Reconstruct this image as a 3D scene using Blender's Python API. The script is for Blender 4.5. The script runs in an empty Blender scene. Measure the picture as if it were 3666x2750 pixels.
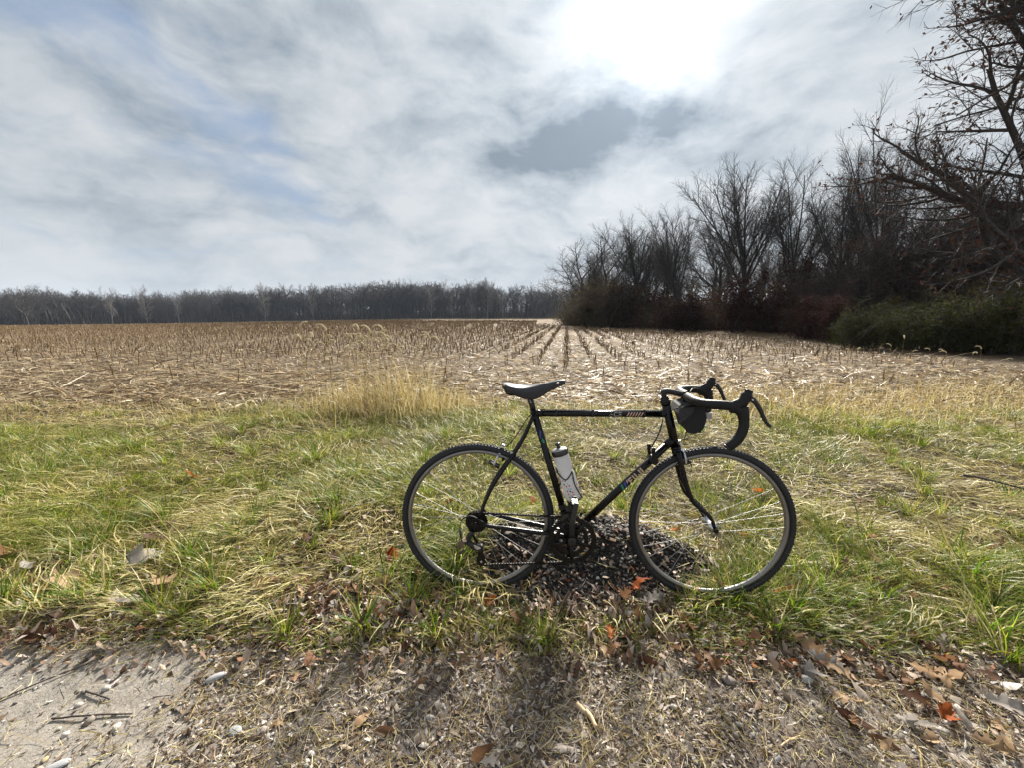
import bpy, math, random
import numpy as np
from mathutils import Matrix, Vector
PI = math.pi
R = math.radians
scene = bpy.context.scene
COL = scene.collection

# ------------------------------------------------------------------ camera, sky, sun, exposure
CAM_H = 1.242; FPX = 1380.0; PITCH = R(9.98); NW, NH = 3666, 2750
cam_d = bpy.data.cameras.new('camera'); cam = bpy.data.objects.new('camera', cam_d); COL.objects.link(cam)
cam.location = (0, 0, CAM_H); cam.rotation_euler = (PI/2 - PITCH, 0, 0)
cam_d.sensor_fit = 'HORIZONTAL'; cam_d.sensor_width = 36.0; cam_d.lens = 36.0*FPX/NW
cam_d.clip_start = 0.02; cam_d.clip_end = 4000
scene.camera = cam

SUN_EL = R(33); SUN_AZ = R(17)           # azimuth measured from +Y towards +X
SUN_DIR = Vector((math.cos(SUN_EL)*math.sin(SUN_AZ), math.cos(SUN_EL)*math.cos(SUN_AZ), math.sin(SUN_EL)))
sun_d = bpy.data.lights.new('sun', 'SUN'); sun = bpy.data.objects.new('sun', sun_d); COL.objects.link(sun)
sun_d.energy = 5.0; sun_d.angle = R(8.0); sun_d.color = (1.0, .93, .82)
sun.rotation_euler = (-SUN_DIR).to_track_quat('-Z', 'Y').to_euler()

world = bpy.data.worlds.new('World'); scene.world = world; world.use_nodes = True
NT = world.node_tree; NT.nodes.clear()
class NB:
    """tiny node-building helper"""
    def __init__(s, nt): s.nt = nt
    def n(s, t, **kw):
        nd = s.nt.nodes.new(t)
        for k, v in kw.items(): setattr(nd, k, v)
        return nd
    def put(s, nd, key, val):
        sock = nd.inputs[key]
        if isinstance(val, bpy.types.NodeSocket): s.nt.links.new(val, sock)
        elif val is not None: sock.default_value = val
    def math(s, op, a, b=None, c=None, clamp=False):
        nd = s.n('ShaderNodeMath', operation=op); nd.use_clamp = clamp
        s.put(nd, 0, a); s.put(nd, 1, b); s.put(nd, 2, c); return nd.outputs[0]
    def vm(s, op, a, b=None, out=0):
        nd = s.n('ShaderNodeVectorMath', operation=op); s.put(nd, 0, a); s.put(nd, 1, b)
        return nd.outputs[out]
    def noise(s, vec, scale, detail=4, rough=.5, dist=0, out='Fac'):
        nd = s.n('ShaderNodeTexNoise'); s.put(nd, 'Vector', vec); s.put(nd, 'Scale', scale); s.put(nd, 'Detail', detail)
        s.put(nd, 'Roughness', rough); s.put(nd, 'Distortion', dist); return nd.outputs[out]
    def ramp(s, fac, stops):
        nd = s.n('ShaderNodeValToRGB'); s.put(nd, 0, fac)
        e = nd.color_ramp.elements
        while len(e) < len(stops): e.new(.5)
        for i, (p, c) in enumerate(stops):
            e[i].position = p; e[i].color = (c[0], c[1], c[2], 1) if isinstance(c, (tuple, list)) else (c, c, c, 1)
        return nd.outputs[0]
    def step(s, v, a, b):
        nd = s.n('ShaderNodeMapRange', interpolation_type='SMOOTHSTEP'); s.put(nd, 0, v); s.put(nd, 1, a); s.put(nd, 2, b)
        return nd.outputs[0]
    def mix(s, f, a, b, mode='MIX'):
        nd = s.n('ShaderNodeMix', data_type='RGBA', blend_type=mode); s.put(nd, 0, f)
        for k, v in ((6, a), (7, b)):
            if isinstance(v, tuple): v = (v[0], v[1], v[2], 1)
            s.put(nd, k, v)
        return nd.outputs[2]

def pix_dir(px, py):
    u = -(py-NH/2)/FPX; c, s = math.cos(PITCH), math.sin(PITCH)
    return Vector(((px-NW/2)/FPX, c+u*s, -s+u*c))
def at_Y(px, py, Y):
    d = pix_dir(px, py); t = Y/d.y; return Vector((d.x*t, Y, CAM_H+d.z*t))
def on_ground(px, py, z=0.0):
    d = pix_dir(px, py); t = (z-CAM_H)/d.z; return Vector((d.x*t, d.y*t, z))

def build_sky():
    b = NB(NT)
    tc = b.n('ShaderNodeTexCoord').outputs['Generated']
    d = b.vm('NORMALIZE', tc)
    sky = b.n('ShaderNodeTexSky', sky_type='NISHITA'); sky.sun_disc = False
    sky.sun_elevation = SUN_EL; sky.sun_rotation = SUN_AZ; sky.altitude = 200; sky.air_density = 1.0; sky.dust_density = 1.2; sky.ozone_density = 1.5
    sep = b.n('ShaderNodeSeparateXYZ'); b.put(sep, 0, d)
    z = b.math('MAXIMUM', sep.outputs[2], 0.0)
    inv = b.math('DIVIDE', 1.0, b.math('ADD', z, .10))
    comb = b.n('ShaderNodeCombineXYZ')
    b.put(comb, 0, b.math('MULTIPLY', sep.outputs[0], inv)); b.put(comb, 1, b.math('MULTIPLY', sep.outputs[1], inv)); b.put(comb, 2, 0.0)
    rot = b.n('ShaderNodeMapping'); b.put(rot, 'Vector', comb.outputs[0]); rot.inputs['Rotation'].default_value = (0, 0, R(28)); rot.inputs['Scale'].default_value = (.62, 1.15, 1)
    rot.inputs['Location'].default_value = (3.1, 7.7, 0)
    p = rot.outputs[0]
    # direction jitter so that nothing drawn below has a clean outline
    wob = b.n('ShaderNodeTexNoise'); b.put(wob, 'Vector', d); b.put(wob, 'Scale', 4.0); b.put(wob, 'Detail', 5.0); b.put(wob, 'Roughness', .5)
    wv = b.vm('SUBTRACT', wob.outputs['Color'], (.5, .5, .5))
    sc = b.n('ShaderNodeVectorMath', operation='SCALE'); b.put(sc, 0, wv); b.put(sc, 'Scale', .20)
    dj = b.vm('NORMALIZE', b.vm('ADD', d, sc.outputs[0]))
    def blob(px, py, rx, ry, ang=0):
        """soft elliptical region of the sky round a direction"""
        c = pix_dir(px, py).normalized()
        e1 = Vector((c.y, -c.x, 0)).normalized(); e2 = c.cross(e1); e2 = -e2 if e2.z < 0 else e2
        a = R(ang); f1 = e1*math.cos(a)+e2*math.sin(a); f2 = -e1*math.sin(a)+e2*math.cos(a)
        df = b.vm('SUBTRACT', dj, tuple(c))
        x = b.math('DIVIDE', b.vm('DOT_PRODUCT', df, tuple(f1), 1), rx)
        y = b.math('DIVIDE', b.vm('DOT_PRODUCT', df, tuple(f2), 1), ry)
        r2 = b.math('ADD', b.math('MULTIPLY', x, x), b.math('MULTIPLY', y, y))
        return b.math('POWER', 2.718, b.math('MULTIPLY', r2, -1.0))
    def addall(l):
        o = l[0]
        for q in l[1:]: o = b.math('ADD', o, q)
        return o
    sc2 = b.n('ShaderNodeVectorMath', operation='SCALE'); b.put(sc2, 0, wv); b.put(sc2, 'Scale', .10)
    stretch = b.n('ShaderNodeMapping'); b.put(stretch, 'Vector', b.vm('ADD', d, sc2.outputs[0])); stretch.inputs['Scale'].default_value = (1, 1, 2.1); stretch.inputs['Rotation'].default_value = (0, R(-9), 0)
    q = stretch.outputs[0]
    big = b.noise(p, .80, 6, .5, .5)
    puff = b.noise(q, 5.5, 9, .60, .15)
    fine = b.math('ADD', b.math('MULTIPLY', b.noise(p, 1.7, 6, .5, .6), .45), b.math('MULTIPLY', puff, .55))
    lumps = b.noise(q, 15.0, 6, .55, .3)
    gaps = addall([blob(280, 110, .16, .030, -24), blob(640, 240, .17, .026, -26), blob(880, 470, .13, .045, -40), blob(820, 600, .22, .026, -8),
                   b.math('MULTIPLY', blob(1790, 190, .07, .13, 60), .9), blob(30, 60, .10, .05, -40), blob(1480, 680, .10, .03, -20), blob(1020, 740, .12, .03, -15),
                   b.math('MULTIPLY', blob(120, 880, .25, .02), .7), b.math('MULTIPLY', blob(950, 910, .35, .014), .6)])
    cover = b.math('ADD', b.math('MULTIPLY', fine, 1.25), b.math('MULTIPLY', lumps, .35))
    cover = b.math('SUBTRACT', cover, b.math('MULTIPLY', gaps, .22))
    cover = b.step(cover, .16, .80)
    sund = b.math('MAXIMUM', b.vm('DOT_PRODUCT', d, tuple(SUN_DIR), 1), 0.0)
    cover = b.math('ADD', cover, b.math('MULTIPLY', b.math('POWER', sund, 12.0), 1.0), None, True)
    # grey undersides
    dark = addall([blob(2130, 480, .185, .060, 8), b.math('MULTIPLY', blob(1960, 560, .16, .05, 14), .55), b.math('MULTIPLY', blob(2400, 400, .06, .03, -10), .45),
                   b.math('MULTIPLY', blob(1650, 470, .07, .035), .4), b.math('MULTIPLY', blob(3000, 250, .26, .07, 30), .30),
                   b.math('MULTIPLY', blob(1080, 70, .40, .08, 0), .42), b.math('MULTIPLY', blob(330, 330, .24, .045, -22), .30),
                   b.math('MULTIPLY', blob(150, 600, .25, .12, 0), .34), b.math('MULTIPLY', blob(1700, 912, .16, .012, 0), .3), b.math('MULTIPLY', blob(500, 780, .3, .018, -4), .3),
                   b.math('MULTIPLY', blob(1350, 780, .2, .03, -6), .25), b.math('MULTIPLY', blob(2050, 690, .25, .04, 6), .15)])
    shade = b.math('ADD', b.math('MULTIPLY', dark, .72), b.math('MULTIPLY', b.math('SUBTRACT', .5, puff), 2.0))
    shade = b.math('ADD', shade, b.math('MULTIPLY', b.math('SUBTRACT', .5, lumps), .55))
    shade = b.math('ADD', shade, b.math('MULTIPLY', b.math('SUBTRACT', .5, big), .5))
    shade = b.math('ADD', shade, .26, None, True)
    cl = b.ramp(shade, [(0, (.72, .75, .775)), (.35, (.60, .645, .685)), (.7, (.42, .48, .535)), (1, (.25, .305, .365))])
    # veiled sun: forward scattering in the cloud round the sun's direction
    ds = b.math('MAXIMUM', b.vm('DOT_PRODUCT', d, tuple(SUN_DIR), 1), 0.0)
    dsj = b.math('MAXIMUM', b.vm('DOT_PRODUCT', dj, tuple(SUN_DIR), 1), 0.0)
    g1 = b.math('ADD', b.math('MULTIPLY', b.math('POWER', dsj, 85.0), .65), b.math('MULTIPLY', b.math('POWER', ds, 80.0), .3)); g2 = b.math('POWER', ds, 8.0)
    gl = b.math('ADD', b.math('MULTIPLY', g1, .70), b.math('MULTIPLY', g2, .26))
    gl = b.math('ADD', gl, .86)
    hz = b.math('POWER', b.math('SUBTRACT', 1.0, z), 14.0)
    cl = b.mix(b.math('MULTIPLY', hz, .55), cl, (.74, .77, .81))
    cl = b.mix(1.0, cl, gl, 'MULTIPLY')
    skyc = b.n('ShaderNodeVectorMath', operation='SCALE'); b.put(skyc, 0, sky.outputs[0]); b.put(skyc, 'Scale', .095)
    blue = b.mix(.55, skyc.outputs[0], (.36, .46, .63))
    fin = b.mix(b.math('MULTIPLY', cover, .96), blue, cl)
    # at background strength 0.1 the sky's own radiance stays at its physical level
    k = b.n('ShaderNodeVectorMath', operation='SCALE'); b.put(k, 0, fin); b.put(k, 'Scale', 3.9)
    bg = b.n('ShaderNodeBackground'); b.put(bg, 'Color', k.outputs[0]); b.put(bg, 'Strength', .1)
    out = b.n('ShaderNodeOutputWorld'); NT.links.new(bg.outputs[0], out.inputs[0])
build_sky()

scene.view_settings.view_transform = 'Standard'; scene.view_settings.look = 'None'
scene.view_settings.exposure = 1.5; scene.view_settings.gamma = 1.0; scene.view_settings.use_curve_mapping = False
scene.render.engine = 'CYCLES'
scene.cycles.max_bounces = 6; scene.cycles.diffuse_bounces = 3; scene.cycles.glossy_bounces = 3; scene.cycles.transmission_bounces = 5; scene.cycles.transparent_max_bounces = 6
scene.cycles.use_denoising = True; scene.cycles.denoiser = 'OPENIMAGEDENOISE'; scene.cycles.denoising_input_passes = 'RGB_ALBEDO_NORMAL'; scene.cycles.denoising_prefilter = 'ACCURATE'
scene.cycles.use_light_tree = False; scene.cycles.sample_clamp_indirect = 4.0
scene.render.film_transparent = False

# ------------------------------------------------------------------ numeric helpers
def hash2(ix, iy, seed):
    h = (ix.astype(np.int64)*374761393 + iy.astype(np.int64)*668265263 + seed*974634777) & 0xffffffff
    h = ((h ^ (h >> 13))*1274126177) & 0xffffffff
    return ((h ^ (h >> 16)) & 0xffffff)/float(0xffffff)
def vnoise(x, y, seed=0):
    x = np.asarray(x, float); y = np.asarray(y, float)
    ix = np.floor(x).astype(np.int64); iy = np.floor(y).astype(np.int64); fx = x-ix; fy = y-iy
    fx = fx*fx*(3-2*fx); fy = fy*fy*(3-2*fy)
    a = hash2(ix, iy, seed); b = hash2(ix+1, iy, seed); c = hash2(ix, iy+1, seed); d = hash2(ix+1, iy+1, seed)
    return (a*(1-fx)+b*fx)*(1-fy)+(c*(1-fx)+d*fx)*fy
def fbm(x, y, seed=0, oct=4):
    s = 0; a = .5; t = 0
    for o in range(oct):
        s = s+a*vnoise(np.asarray(x)*2**o, np.asarray(y)*2**o, seed+o*17); t += a; a *= .5
    return s/t
def sstep(x, a, b):
    t = np.clip((np.asarray(x, float)-a)/(b-a), 0, 1); return t*t*(3-2*t)

EDGE_Y = lambda x: 1.25 + .10*(fbm(np.asarray(x)*1.3+9, np.asarray(x)*0, 5, 3)-.5)*2 - .05*sstep(x, .8, 2.0)
MX, MY = .42, 1.83
def mound(x, y):
    dx = (x-MX); dy = y-MY
    a = np.where(dx < 0, .46, .31)
    r = np.sqrt((dx/a)**2+(dy/np.where(dy < 0, .20, .30))**2)
    m = .175*np.exp(-(r**2.6)*.5)
    # low tail of the heap running behind the rear wheel and under the front one
    m = m+.05*np.exp(-(((x+.05)/.22)**2+((y-1.86)/.15)**2))+.05*np.exp(-(((x-.80)/.20)**2+((y-1.78)/.10)**2))
    return m
def height(x, y):
    x = np.asarray(x, float); y = np.asarray(y, float)
    near = sstep(y, 9, 4)
    h = .030*(fbm(x*.9, y*.9, 3)-.5)*near*sstep(y, 1.2, 1.9)
    verge = sstep(y, 1.15, 1.5)*sstep(y, 5.6, 4.2)
    h = h+verge*(.075*(fbm(x*2.2+3, y*2.2, 11, 3)-.45)*sstep(y, 1.75, 2.4))
    path = sstep(y, 1.45, 1.05)
    h = h+path*(-.022+.010*(fbm(x*5, y*5, 21, 4)-.5)+.006*(fbm(x*26, y*26, 22, 2)-.5))
    h = h+(1-path)*sstep(y, 5, 3)*.012*(fbm(x*18, y*18, 23, 3)-.5)
    m = mound(x, y)
    h = h+m*(1+.35*(fbm(x*20, y*20, 31, 3)-.5))
    # stubble field: slightly ridged, falling away to the far left
    fld = sstep(y, 5.5, 9)
    h = h+fld*.05*(fbm(x*1.2, y*1.2, 41, 3)-.5)*sstep(y, 60, 15)
    h = h-.0188*np.clip(-x-35, 0, 400)*sstep(y, 15, 110)
    h = h+.03*np.clip(x-13, 0, 6)*sstep(y, 4, 9)
    return h
def hz(x, y): return float(height(np.array([x]), np.array([y]))[0])

def new_mesh(name, V, F, smooth=False, cols=None):
    """V (n,3) array, F (m,k) array of equal-sized faces (or a list of such arrays)"""
    V = np.asarray(V, np.float32); Fs = F if isinstance(F, list) else [F]
    Fs = [np.asarray(f, np.int32) for f in Fs if len(f)]
    me = bpy.data.meshes.new(name)
    me.vertices.add(len(V)); me.vertices.foreach_set('co', V.ravel())
    nl = sum(f.size for f in Fs); nf = sum(len(f) for f in Fs)
    me.loops.add(nl); me.loops.foreach_set('vertex_index', np.concatenate([f.ravel() for f in Fs]))
    tot = np.concatenate([np.full(len(f), f.shape[1], np.int32) for f in Fs])
    st = np.concatenate([[0], np.cumsum(tot)[:-1]]).astype(np.int32)
    me.polygons.add(nf); me.polygons.foreach_set('loop_start', st); me.polygons.foreach_set('loop_total', tot)
    if smooth: me.polygons.foreach_set('use_smooth', np.ones(nf, bool))
    if cols is not None:
        a = me.color_attributes.new('Col', 'FLOAT_COLOR', 'POINT')
        c = np.ones((len(V), 4), np.float32); c[:, :3] = cols; a.data.foreach_set('color', c.ravel())
    me.update(calc_edges=True)
    return me
def link(name, me, mat=None, parent=None, loc=None):
    o = bpy.data.objects.new(name, me); COL.objects.link(o)
    if mat is not None and len(me.materials) == 0: me.materials.append(mat)
    if parent is not None: o.parent = parent
    if loc is not None: o.location = loc
    return o
def tag(o, label=None, cat=None, group=None, kind=None):
    if label: o['label'] = label
    if cat: o['category'] = cat
    if group: o['group'] = group
    if kind: o['kind'] = kind
    return o
def empty(name, loc=(0, 0, 0), parent=None):
    o = bpy.data.objects.new(name, None); o.empty_display_size = .05; COL.objects.link(o); o.location = loc
    if parent: o.parent = parent
    return o
def copy_tree(o, parent=None):
    c = o.copy(); COL.objects.link(c)
    if parent is not None: c.parent = parent
    for ch in list(o.children): copy_tree(ch, c)
    return c

def ribbons(P, yaw, lean0, lean1, L, w, nseg, col, tipw=0.0, twist=None, floor=True, mid=.0, curl=None):
    """N grass-like strips; returns V, tris, colours"""
    N = len(P); P = np.asarray(P, float)
    out = np.zeros((N, nseg+1, 2, 3)); pos = P.copy()
    yaw = yaw.copy(); side = np.stack([-np.sin(yaw), np.cos(yaw), np.zeros(N)], 1)
    if twist is not None:
        side = side*np.cos(twist)[:, None]; side[:, 2] = np.sin(twist)
    for k in range(nseg+1):
        t = k/nseg
        wd = w*(.75+.25*np.sin(PI*min(1, t*1.6)))*(1-(1-tipw)*t**2.2)*.5
        q = pos.copy()
        if floor: q[:, 2] = np.maximum(q[:, 2], P[:, 2]+.002+.012*t)
        out[:, k, 0] = q-side*wd[:, None]; out[:, k, 1] = q+side*wd[:, None]
        th = lean0+(lean1-lean0)*(t+.5/nseg)
        yy = yaw if curl is None else yaw+curl*t
        pos = pos+(L/nseg)[:, None]*np.stack([np.sin(th)*np.cos(yy), np.sin(th)*np.sin(yy), np.cos(th)], 1)
    nv = 2*(nseg+1)
    V = out.reshape(N*nv, 3)
    base = (np.arange(N)*nv)[:, None]
    q = []
    for k in range(nseg):
        a = 2*k; q.append(np.concatenate([base+a, base+a+1, base+a+3, base+a+2], 1))
    F = np.stack(q, 1).reshape(-1, 4)
    C = np.repeat(np.asarray(col), nv, 0)
    return V, F, C
def tubes_np(paths, radii, sides):
    """B polylines of S points each -> vertices, quads"""
    B, S, _ = paths.shape
    T = np.gradient(paths, axis=1); T /= np.linalg.norm(T, axis=2, keepdims=True)+1e-9
    ref = np.where(np.abs(T[:, :1, 2:3]) > .9, np.array([[[1., 0, 0]]]), np.array([[[0, 0, 1.]]]))
    U = np.cross(T, np.broadcast_to(ref, T.shape)); U /= np.linalg.norm(U, axis=2, keepdims=True)+1e-9
    W = np.cross(T, U)
    a = np.arange(sides)*2*PI/sides
    V = paths[:, :, None, :]+radii[:, :, None, None]*(U[:, :, None, :]*np.cos(a)[None, None, :, None]+W[:, :, None, :]*np.sin(a)[None, None, :, None])
    V = V.reshape(-1, 3)
    b = (np.arange(B)*S*sides)[:, None, None]; s = (np.arange(S-1)*sides)[None, :, None]; k = np.arange(sides)[None, None, :]; k2 = (k+1) % sides
    F = np.stack([b+s+k, b+s+k2, b+s+sides+k2, b+s+sides+k], -1).reshape(-1, 4)
    return V, F
def join_parts(parts):
    Vs, Fs, Cs, o = [], [], [], 0
    for p in parts:
        Vs.append(p[0]); Fs.append(np.asarray(p[1])+o); o += len(p[0])
        if len(p) > 2: Cs.append(p[2])
    ks = sorted({f.shape[1] for f in Fs})
    return np.concatenate(Vs), [np.concatenate([f for f in Fs if f.shape[1] == k]) for k in ks], (np.concatenate(Cs) if Cs else None)

# ------------------------------------------------------------------ materials
def mat_new(name):
    m = bpy.data.materials.new(name); m.use_nodes = True; m.node_tree.nodes.clear()
    b = NB(m.node_tree); out = b.n('ShaderNodeOutputMaterial'); return m, b, out
def mat_plain(name, col, rough=.5, metal=0.0, var=.15, scale=40, bump=0.0, coat=0.0, spec=.5):
    m, b, out = mat_new(name)
    tc = b.n('ShaderNodeTexCoord').outputs['Object']
    nz = b.noise(tc, scale, 5, .6)
    c = b.mix(nz, tuple(x*(1-var) for x in col), tuple(min(1, x*(1+var)) for x in col))
    p = b.n('ShaderNodeBsdfPrincipled'); b.put(p, 'Base Color', c); b.put(p, 'Metallic', metal)
    b.put(p, 'Roughness', b.math('ADD', b.math('MULTIPLY', nz, .2), rough-.1, None, True)); b.put(p, 'Coat Weight', coat); b.put(p, 'Specular IOR Level', spec)
    if bump:
        bp = b.n('ShaderNodeBump'); b.put(bp, 'Height', b.noise(tc, scale*4, 4, .6)); b.put(bp, 'Strength', bump); b.put(bp, 'Distance', .003)
        b.nt.links.new(bp.outputs[0], p.inputs['Normal'])
    b.nt.links.new(p.outputs[0], out.inputs[0]); return m
def mat_vcol(name, transl=.4, rough=.5, spec=.4, scale=90, var=.25):
    """thin plant matter: colour per piece, light passes through it"""
    m, b, out = mat_new(name)
    at = b.n('ShaderNodeAttribute', attribute_name='Col')
    tc = b.n('ShaderNodeTexCoord').outputs['Object']
    nz = b.noise(tc, scale, 3, .6)
    c = b.mix(1.0, at.outputs['Color'], b.ramp(nz, [(0.2, 1-var), (.8, 1+var)]), 'MULTIPLY')
    p = b.n('ShaderNodeBsdfPrincipled'); b.put(p, 'Base Color', c); b.put(p, 'Roughness', rough); b.put(p, 'Specular IOR Level', spec)
    if transl > 0:
        t = b.n('ShaderNodeBsdfTranslucent'); b.put(t, 'Color', c)
        mx = b.n('ShaderNodeMixShader'); b.put(mx, 0, transl); b.nt.links.new(p.outputs[0], mx.inputs[1]); b.nt.links.new(t.outputs[0], mx.inputs[2])
        b.nt.links.new(mx.outputs[0], out.inputs[0])
    else: b.nt.links.new(p.outputs[0], out.inputs[0])
    return m
def mat_leafy(name, c1, c2, transl=.4, rough=.8, scale=3.0):
    m, b, out = mat_new(name)
    tc = b.n('ShaderNodeTexCoord').outputs['Object']
    oi = b.n('ShaderNodeObjectInfo').outputs['Random']
    v = b.vm('ADD', tc, None); 
    nz = b.noise(tc, scale, 5, .7)
    f = b.math('ADD', b.math('MULTIPLY', b.math('SUBTRACT', oi, .5), .5), b.math('ADD', b.math('MULTIPLY', nz, 1.6), -.3), None, True)
    c = b.mix(f, c1, c2)
    p = b.n('ShaderNodeBsdfPrincipled'); b.put(p, 'Base Color', c); b.put(p, 'Roughness', rough); b.put(p, 'Specular IOR Level', .06)
    t = b.n('ShaderNodeBsdfTranslucent'); b.put(t, 'Color', c)
    mx = b.n('ShaderNodeMixShader'); b.put(mx, 0, transl); b.nt.links.new(p.outputs[0], mx.inputs[1]); b.nt.links.new(t.outputs[0], mx.inputs[2])
    b.nt.links.new(mx.outputs[0], out.inputs[0]); return m
M = {}
M['grass'] = mat_vcol('grass_blades', .50, .42, .4)
M['straw'] = mat_vcol('dry_straw', .42, .5, .3)
M['litter'] = mat_vcol('leaf_crumbs', .2, .6, .4, 60, .35)
M['stone'] = mat_vcol('gravel_stone', 0, .75, .3, 120, .3)
M['bark'] = mat_plain('grey_bark', (.045, .041, .038), .9, 0, .45, 6, .6)
M['bark_pale'] = mat_plain('pale_bark', (.19, .18, .17), .85, 0, .35, 4, .3)
M['twig'] = mat_plain('twig_bark', (.045, .038, .036), .85, 0, .3, 3)
M['twig_far'] = mat_plain('far_twigs', (.050, .044, .046), .9, 0, .35, .4)
M['paint'] = mat_plain('black_frame_paint', (.0035, .0035, .004), .24, 0, .2, 30, 0, 0, .3)
M['rubber'] = mat_plain('tyre_rubber', (.016, .017, .020), .66, 0, .4, 25, .4, 0, .4)
M['matblack'] = mat_plain('matte_black', (.010, .010, .011), .5, 0, .3, 60, .2)
M['tape'] = mat_plain('bar_tape', (.008, .008, .009), .5, 0, .3, 40, .3, 0, .3)
M['alloy'] = mat_plain('brushed_alloy', (.62, .62, .64), .32, 1, .15, 50)
M['rimalloy'] = mat_plain('rim_alloy', (.25, .245, .24), .45, 1, .2, 18)
M['dullalloy'] = mat_plain('dull_alloy', (.07, .07, .07), .5, 1, .3, 60)
M['steel'] = mat_plain('spoke_steel', (.30, .30, .31), .55, 1, .1, 30)
M['darksteel'] = mat_plain('oily_steel', (.022, .021, .02), .42, .8, .4, 60)
M['leather'] = mat_plain('saddle_leather', (.020, .021, .027), .36, 0, .3, 22, .15)
M['copper'] = mat_plain('rivet_metal', (.55, .45, .40), .35, 1, .1, 60)
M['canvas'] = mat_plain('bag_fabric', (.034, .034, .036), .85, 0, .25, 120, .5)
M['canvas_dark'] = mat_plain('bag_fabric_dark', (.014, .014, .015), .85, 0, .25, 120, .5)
M['tagwhite'] = mat_plain('reflective_tag', (.30, .30, .30), .5, 0, .1, 60)
M['decal_tan'] = mat_plain('decal_tan', (.50, .36, .24), .4, 0, .1, 60)
M['decal_white'] = mat_plain('decal_white', (.55, .52, .48), .4, 0, .1, 60)
M['decal_blue'] = mat_plain('decal_blue', (.02, .05, .22), .4, 0, .1, 60)
M['decal_green'] = mat_plain('decal_green', (.02, .20, .12), .4, 0, .1, 60)
M['decal_pink'] = mat_plain('decal_pink', (.55, .35, .28), .4, 0, .1, 60)
M['red'] = mat_plain('print_red', (.50, .03, .05), .5, 0, .1, 60)
M['navy'] = mat_plain('print_navy', (.015, .02, .06), .5, 0, .1, 60)
M['teal'] = mat_plain('print_teal', (.22, .45, .48), .5, 0, .1, 60)
M['lid'] = mat_plain('bottle_lid', (.012, .012, .013), .25, 0, .1, 60, 0, .3)
M['wood'] = mat_plain('weathered_wood', (.16, .11, .08), .9, 0, .5, 14, .8)
M['pale_wood'] = mat_plain('pale_stick', (.52, .38, .23), .75, 0, .3, 30, .5)
M['darktwig'] = mat_plain('dark_twig', (.045, .034, .03), .85, 0, .3, 30, .4)
M['cornstalk'] = mat_leafy('corn_stalk', (.13, .08, .036), (.24, .16, .08), .15, .7, 9)
M['seedhead'] = mat_leafy('foxtail_seed', (.60, .53, .36), (.70, .64, .48), .5, .7, 40)
M['drystem'] = mat_leafy('dry_stem', (.34, .26, .12), (.42, .34, .18), .3, .6, 10)
def mat_bottle():
    m, b, out = mat_new('frosted_bottle')
    tc = b.n('ShaderNodeTexCoord').outputs['Object']
    c = b.mix(b.noise(tc, 30, 3), (.56, .57, .59), (.64, .645, .655))
    p = b.n('ShaderNodeBsdfPrincipled'); b.put(p, 'Base Color', c); b.put(p, 'Roughness', .42)
    t = b.n('ShaderNodeBsdfTranslucent'); b.put(t, 'Color', c)
    mx = b.n('ShaderNodeMixShader'); b.put(mx, 0, .5); b.nt.links.new(p.outputs[0], mx.inputs[1]); b.nt.links.new(t.outputs[0], mx.inputs[2])
    b.nt.links.new(mx.outputs[0], out.inputs[0]); return m
M['bottle'] = mat_bottle()

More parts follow.
